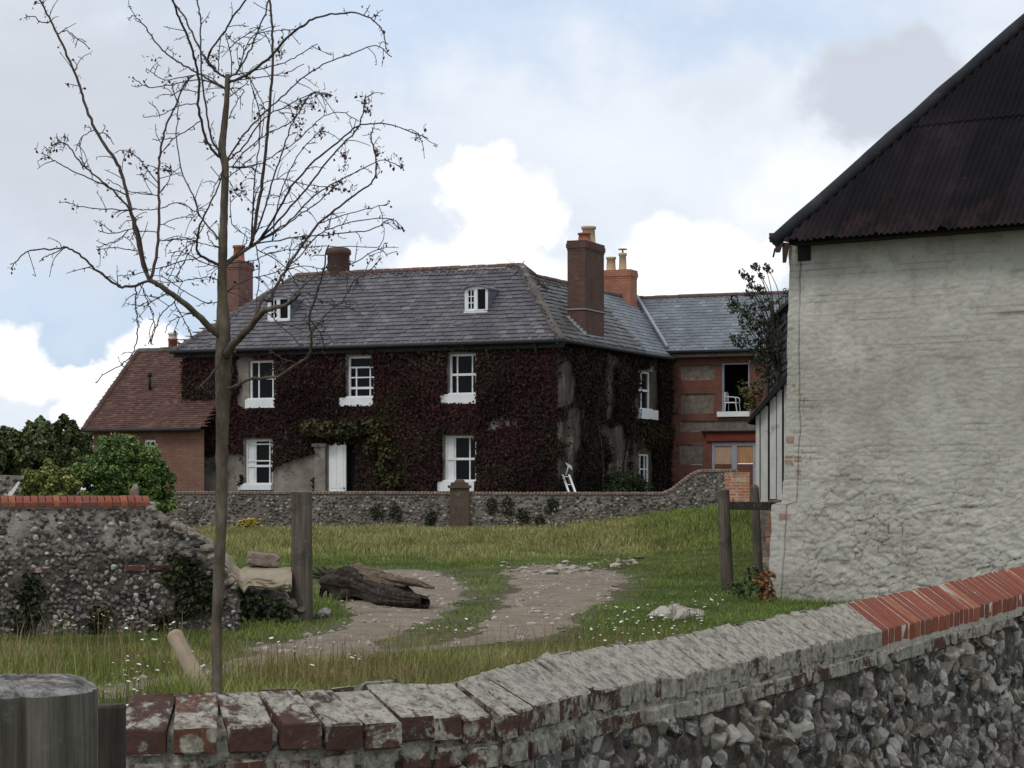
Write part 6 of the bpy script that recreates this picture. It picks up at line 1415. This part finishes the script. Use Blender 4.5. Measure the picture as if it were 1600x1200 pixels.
FB_ = [ # (points, w0, w1, dy)
 (z1([(525, 1000), (500, 900), (470, 760), (440, 640), (410, 570), (350, 480), (310, 390), (285, 310), (250, 220), (205, 120), (170, 50), (145, 0), (130, -60)]), 6.2, 2.6, .5),
 (z1([(548, 990), (565, 860), (568, 720), (566, 620), (575, 530), (590, 460), (625, 380), (660, 300), (690, 270)]), 5.4, 2.2, .6),
 (z1([(525, 1018), (450, 1025), (400, 1005), (340, 960), (290, 915), (240, 885), (190, 890), (110, 895), (70, 920), (40, 960)]), 4.6, 1.6, -.5),
 (z1([(535, 990), (500, 860), (475, 770), (430, 710), (380, 660), (320, 610), (280, 570), (245, 520), (215, 510), (180, 520)]), 3.8, 1.5, -.4),
 (z1([(470, 700), (440, 690), (370, 660), (300, 630), (240, 600), (190, 570), (150, 545)]), 2.6, 1.5, -.3),
 (z1([(240, 885), (200, 900), (165, 915), (140, 935)]), 1.6, 1.3, -.1), (z1([(350, 480), (370, 475), (390, 490), (405, 515)]), 1.6, 1.2, .2), (z1([(335, 470), (305, 480), (280, 510), (270, 540)]), 1.6, 1.2, -.2),
 (z1([(205, 112), (240, 110), (280, 140), (320, 175)]), 2, 1.4, .2), (z1([(175, 75), (150, 80), (120, 60), (85, 65)]), 2, 1.3, -.2),
 (z1([(470, 755), (400, 748), (300, 740), (235, 722)]), 2.2, 1.3, .3), (z1([(480, 825), (400, 832), (350, 825)]), 1.8, 1.2, -.2), (z1([(490, 890), (410, 885), (345, 890)]), 1.8, 1.2, .2), (z1([(470, 830), (430, 855), (390, 870), (345, 882)]), 1.6, 1.2, -.3),
 (z1([(565, 700), (470, 685), (420, 660), (380, 640)]), 1.7, 1.2, .2), (z1([(565, 757), (520, 750), (470, 745)]), 1.7, 1.2, .1), (z1([(560, 650), (520, 600), (490, 560), (465, 545)]), 2, 1.4, -.2), (z1([(570, 690), (600, 650), (610, 610), (590, 590)]), 1.8, 1.3, .2),
 (z1([(568, 740), (630, 725), (690, 750), (720, 780)]), 1.8, 1.2, .3), (z1([(570, 790), (640, 780), (690, 775)]), 1.7, 1.2, .1), (z1([(570, 860), (650, 855), (720, 850)]), 1.7, 1.2, -.2), (z1([(560, 830), (500, 825), (470, 830)]), 1.6, 1.2, .1),
 ([(209, 447), (212, 475), (215, 505), (214, 532), (205, 555), (190, 570), (165, 582), (150, 599)], 2.2, 1.4, -.4), ([(218, 448), (228, 465), (238, 490), (241, 510), (235, 532)], 1.8, 1.3, .3), ([(273, 470), (255, 488), (245, 508), (240, 525), (231, 538)], 1.9, 1.3, -.3), ([(272, 468), (285, 495), (295, 515), (300, 530)], 1.8, 1.3, .2),
 ([(262, 460), (240, 470), (225, 480)], 1.6, 1.2, .2), ([(300, 488), (280, 495), (265, 505), (258, 520)], 1.5, 1.2, -.1),
 # middle left
 (z1([(790, 945), (740, 925), (710, 905), (705, 850), (730, 770), (770, 690), (795, 620)]), 5, 2, -.4), (z1([(770, 870), (720, 780), (690, 700), (650, 610), (630, 500), (635, 400), (640, 370)]), 2.6, 1.5, .5),
 (z1([(795, 960), (730, 940), (650, 900), (600, 905)]), 2, 1.3, .3), (z1([(720, 920), (660, 930), (600, 950), (550, 960), (480, 980), (420, 985)]), 1.8, 1.2, .4), (z1([(790, 1000), (740, 990), (680, 1000), (610, 1010), (560, 1005)]), 1.8, 1.2, -.2),
 (z1([(790, 1090), (730, 1080), (660, 1040), (600, 1000), (575, 985)]), 1.8, 1.2, .3), (z1([(700, 850), (650, 900), (620, 960), (600, 1000)]), 1.6, 1.2, -.2), (z1([(735, 800), (700, 860), (660, 930), (630, 990)]), 1.6, 1.2, .2), (z1([(780, 900), (720, 870), (660, 850), (600, 860)]), 1.6, 1.1, .3), (z1([(795, 900), (760, 870), (740, 830), (770, 790)]), 1.6, 1.2, -.2),
 ([(352, 535), (337, 577), (310, 607)], 5, 2.2, -.4),
 # right fan
 (z1([(890, 872), (920, 760), (940, 620), (955, 480), (965, 350), (975, 200), (970, 80), (963, -20)]), 5.6, 3.4, .3),
 (z1([(905, 862), (940, 760), (975, 640), (1010, 540), (1040, 450), (1080, 380), (1120, 330), (1185, 340)]), 3, 1.6, .6),
 (z1([(920, 852), (990, 760), (1040, 670), (1110, 590), (1190, 520), (1250, 470), (1290, 447), (1370, 440), (1440, 460), (1530, 495)]), 3.6, 1.6, -.7),
 (z1([(930, 852), (1010, 770), (1080, 690), (1150, 600), (1200, 540), (1260, 480), (1285, 445), (1300, 380), (1305, 340)]), 3.2, 1.8, -.2),
 (z1([(940, 860), (1020, 800), (1090, 730), (1150, 680), (1220, 640), (1300, 600), (1370, 570), (1430, 600)]), 2.8, 1.5, .7),
 (z1([(920, 870), (1000, 820), (1080, 760), (1140, 720), (1190, 670), (1220, 650)]), 2.8, 1.7, .3),
 (z1([(930, 880), (1050, 850), (1150, 840), (1250, 830), (1330, 820), (1390, 785), (1430, 820)]), 2.4, 1.4, -.5),
 (z1([(895, 862), (905, 700), (920, 560), (930, 420), (905, 330), (890, 270)]), 2.4, 1.4, .5),
 (z1([(880, 865), (915, 690), (990, 640), (1100, 660), (1200, 670)]), 1.9, 1.2, -.3), (z1([(960, 860), (1000, 700), (1060, 560), (1140, 470), (1160, 480)]), 2.2, 1.3, .8), (z1([(830, 930), (870, 880), (880, 845), (830, 800), (820, 700)]), 1.8, 1.2, -.3),
 (z1([(820, 950), (900, 930), (980, 900), (1060, 890), (1130, 880), (1350, 885)]), 1.8, 1.1, .5), (z1([(915, 880), (925, 960), (920, 1050), (915, 1120)]), 2, 1.2, -.2), (z1([(930, 880), (990, 930), (1040, 980), (1060, 1020)]), 1.8, 1.2, .3), (z1([(820, 1050), (880, 1000), (960, 980), (1080, 950), (1160, 965)]), 1.8, 1.1, .4),
 ([(385, 497), (410, 470), (423, 470), (430, 450), (450, 417), (480, 373), (497, 350), (530, 323), (560, 300), (583, 283), (587, 250), (580, 215), (583, 200)], 5, 2, .6),
 ([(450, 417), (470, 400), (492, 372), (520, 355), (560, 345), (612, 342), (625, 358)], 2.2, 1.3, -.2), ([(497, 350), (540, 335), (580, 325), (608, 318)], 1.8, 1.2, .3), ([(430, 450), (445, 430), (452, 400), (455, 380)], 1.8, 1.3, .2),
 ([(447, 477), (470, 450), (505, 425), (545, 415), (590, 390), (605, 400)], 2, 1.2, .5), ([(470, 458), (490, 462), (505, 475)], 1.6, 1.2, -.3), ([(415, 485), (440, 510), (470, 540)], 1.8, 1.2, -.5), ([(486, 522), (510, 490), (535, 470), (552, 440)], 1.8, 1.2, -.4), ([(482, 500), (500, 520), (508, 545)], 1.6, 1.2, .2),
 ([(467, 567), (440, 560), (420, 545)], 1.6, 1.2, -.2), ([(555, 435), (580, 420), (596, 402)], 1.6, 1.2, .2),
 # crown
 (z3([(610, 490), (530, 430), (480, 360), (410, 230), (350, 100), (290, 20), (270, -40)]), 3.4, 2.4, .4),
 (z3([(600, 1010), (520, 930), (470, 820), (440, 650), (445, 520), (425, 400), (390, 270), (330, 140), (280, 0), (265, -60)]), 4.4, 3, -.5),
 (z3([(590, 1000), (520, 860), (490, 680), (460, 480), (455, 250), (450, 100), (430, 0), (425, -50)]), 3.6, 2.2, .4),
 (z3([(610, 560), (530, 510), (440, 460), (330, 400), (250, 340), (170, 260), (100, 160), (30, 95), (5, 125)]), 3.6, 1.5, .3),
 (z3([(600, 480), (550, 440), (500, 350), (590, 220), (660, 100), (740, 0), (770, -50)]), 3.2, 2.6, -.3),
 (z3([(640, 500), (700, 430), (770, 300), (830, 150), (880, 0), (890, -50)]), 3, 2.2, .5),
 (z3([(645, 525), (740, 470), (900, 340), (1000, 230), (1100, 160)])+z4([(350, 120), (500, 85), (650, 85), (750, 140), (790, 200), (820, 310)]), 4.6, 1.6, -.6),
 ([(356, 258), (378, 215), (402, 188)]+z4([(100, 660), (200, 570), (300, 480), (450, 390), (600, 335), (750, 285), (850, 355)]), 3, 1.6, .6),
 (z3([(640, 1020), (720, 920), (850, 740)])+[(450, 165), (490, 145), (520, 150)], 2.6, 1.4, -.3),
 ([(360, 264), (400, 258), (425, 245), (470, 215), (500, 185), (535, 175), (560, 190)], 2.2, 1.3, .4), ([(360, 262), (385, 235), (420, 208), (455, 190), (470, 160), (492, 145)], 2.2, 1.3, -.5),
 (z3([(600, 560), (450, 500), (270, 530), (130, 545), (30, 490)]), 2.4, 1.3, -.4), (z3([(600, 560), (480, 470), (340, 480), (230, 500), (120, 430)]), 2, 1.2, .3), (z3([(440, 650), (330, 660), (200, 720), (90, 730)]), 1.8, 1.2, -.2), (z3([(445, 580), (350, 560), (260, 600)]), 1.6, 1.2, .2), (z3([(450, 755), (330, 840), (240, 870), (150, 870)]), 1.7, 1.2, .3),
 (z3([(640, 500), (760, 490), (900, 470), (1000, 450), (1100, 400)]), 1.9, 1.2, .3), (z3([(650, 480), (800, 440), (950, 400), (1060, 350), (1180, 270)]), 2, 1.2, -.3), (z3([(700, 430), (720, 300), (660, 260), (620, 220)]), 1.7, 1.2, .3), (z3([(650, 440), (640, 330), (610, 210)]), 1.6, 1.2, -.2), (z3([(590, 440), (570, 330), (580, 230)]), 1.6, 1.2, .2),
 (z3([(680, 460), (760, 250), (850, 200), (960, 190), (1050, 180)]), 1.8, 1.2, -.4), (z3([(620, 300), (720, 230), (830, 160)]), 1.5, 1.1, .4), (z3([(640, 560), (720, 560), (680, 640), (630, 740)]), 1.9, 1.3, -.3), (z3([(640, 600), (740, 520), (750, 480)]), 1.6, 1.2, .3), (z3([(760, 480), (820, 600), (850, 680), (840, 860)]), 1.8, 1.3, .5),
 (z3([(590, 1060), (550, 1150), (520, 1230)]), 1.6, 1.2, -.3), (z3([(640, 1060), (750, 1050), (830, 1010)]), 1.6, 1.1, .3), (z3([(650, 1150), (720, 1030), (800, 960)]), 1.7, 1.2, -.4),
]
cm = MB(); tw = MB(); lv = MB(); lp_, ls_, lc_ = [], [], []
for pts, w0, w1, dy in FB_:
    q, r = br(pts, max(w0, 1.7), max(w1, 1.35), dy); cm.tube(q, r, 6, rough=.08); FINE.append((q, r))
build('branches', cm, M['twig'], tree)
def leafspur(p, d, n, big=1.):
    for k in range(n):
        lp_.append(p+RS.normal(0, .012, 3)*big+A3(0, 0, -.006)); ls_.append(RS.uniform(.012, .028)*big)
        lc_.append(ramp_col(RS.rand(), [(0, (.025, .014, .014)), (.6, (.06, .026, .024)), (.85, (.1, .035, .03)), (1, (.15, .06, .03))]))
for q, r in FINE+LIMB[3:]:
    L = np.linalg.norm(np.diff(q, axis=0), axis=1).sum(); n = int(L/.043)+1
    for k in range(n):
        i = RS.randint(1, len(q)-1); p = q[i]; d = unit(q[min(i+1, len(q)-1)]-q[i-1]); s = unit(np.cross(d, RS.normal(0, 1, 3)))
        if RS.rand() < .5:     # bud spur
            e = p+(s*.8+d*.4)*RS.uniform(.012, .035); tw.tube([p, e], [.0028, .002], 3, False)
            if RS.rand() < .3: leafspur(e, s, 1)
        elif RS.rand() < .58:                  # side twig
            ln = RS.uniform(.05, .19); s = unit(s+d*RS.uniform(.3, 1.1)); path = smooth_path([p, p+s*ln*.5+RS.normal(0, .008, 3), p+s*ln+A3(0, 0, -.12*ln)+RS.normal(0, .012, 3)], 4); tw.tube(path, np.linspace(.0034, .0022, len(path)), 3, False)
            for j in range(RS.randint(1, 4)):
                pp = path[RS.randint(3, len(path))]; e = pp+unit(RS.normal(0, 1, 3))*RS.uniform(.012, .03); tw.tube([pp, e], [.0024, .002], 3, False)
                if RS.rand() < .28: leafspur(e, s, 1)
    if RS.rand() < .75: leafspur(q[-1], q[-1]-q[-2], RS.randint(1, 4), 1.)
for x, y, n in ((569, 158, 10), (572, 170, 9), (540, 240, 10), (538, 262, 7), (590, 236, 9), (624, 262, 6), (532, 285, 12), (520, 295, 9), (480, 372, 12), (484, 378, 8), (492, 395, 7), (492, 165, 8), (515, 148, 7), (470, 200, 8), (462, 190, 7), (400, 180, 6), (500, 205, 8), (470, 165, 8), (235, 90, 5), (262, 122, 6), (72, 238, 9), (85, 228, 8), (100, 222, 8), (205, 240, 6), (220, 260, 6), (260, 265, 5), (660, 214, 5), (610, 250, 5), (575, 325, 5), (550, 298, 6), (435, 80, 6), (436, 84, 6), (516, 362, 8), (430, 430, 8), (330, 430, 6), (310, 440, 7), (270, 440, 7), (205, 430, 6), (380, 298, 14), (365, 296, 9), (320, 220, 5), (585, 400, 6), (440, 420, 8)):
    for k in range(n):
        p = P(x+RS.normal(0, 5), y+RS.normal(0, 5), YT+RS.normal(0, .1)); tw.tube([p, p+RS.normal(0, .02, 3)+A3(0, 0, .02)], [.002, .002], 3, False); leafspur(p, A3(0, 0, -1), RS.randint(1, 3), 1.1)
build('twigs', tw, M['twig'], tree)
C = np.array(lp_); nn = RS.normal(0, 1, C.shape); nn /= np.linalg.norm(nn, axis=1)[:, None]
leaves(lv, C, nn, np.array(ls_), np.array(lc_), .9); lo_ = build('withered_leaves', lv, M['leaf'], tree)
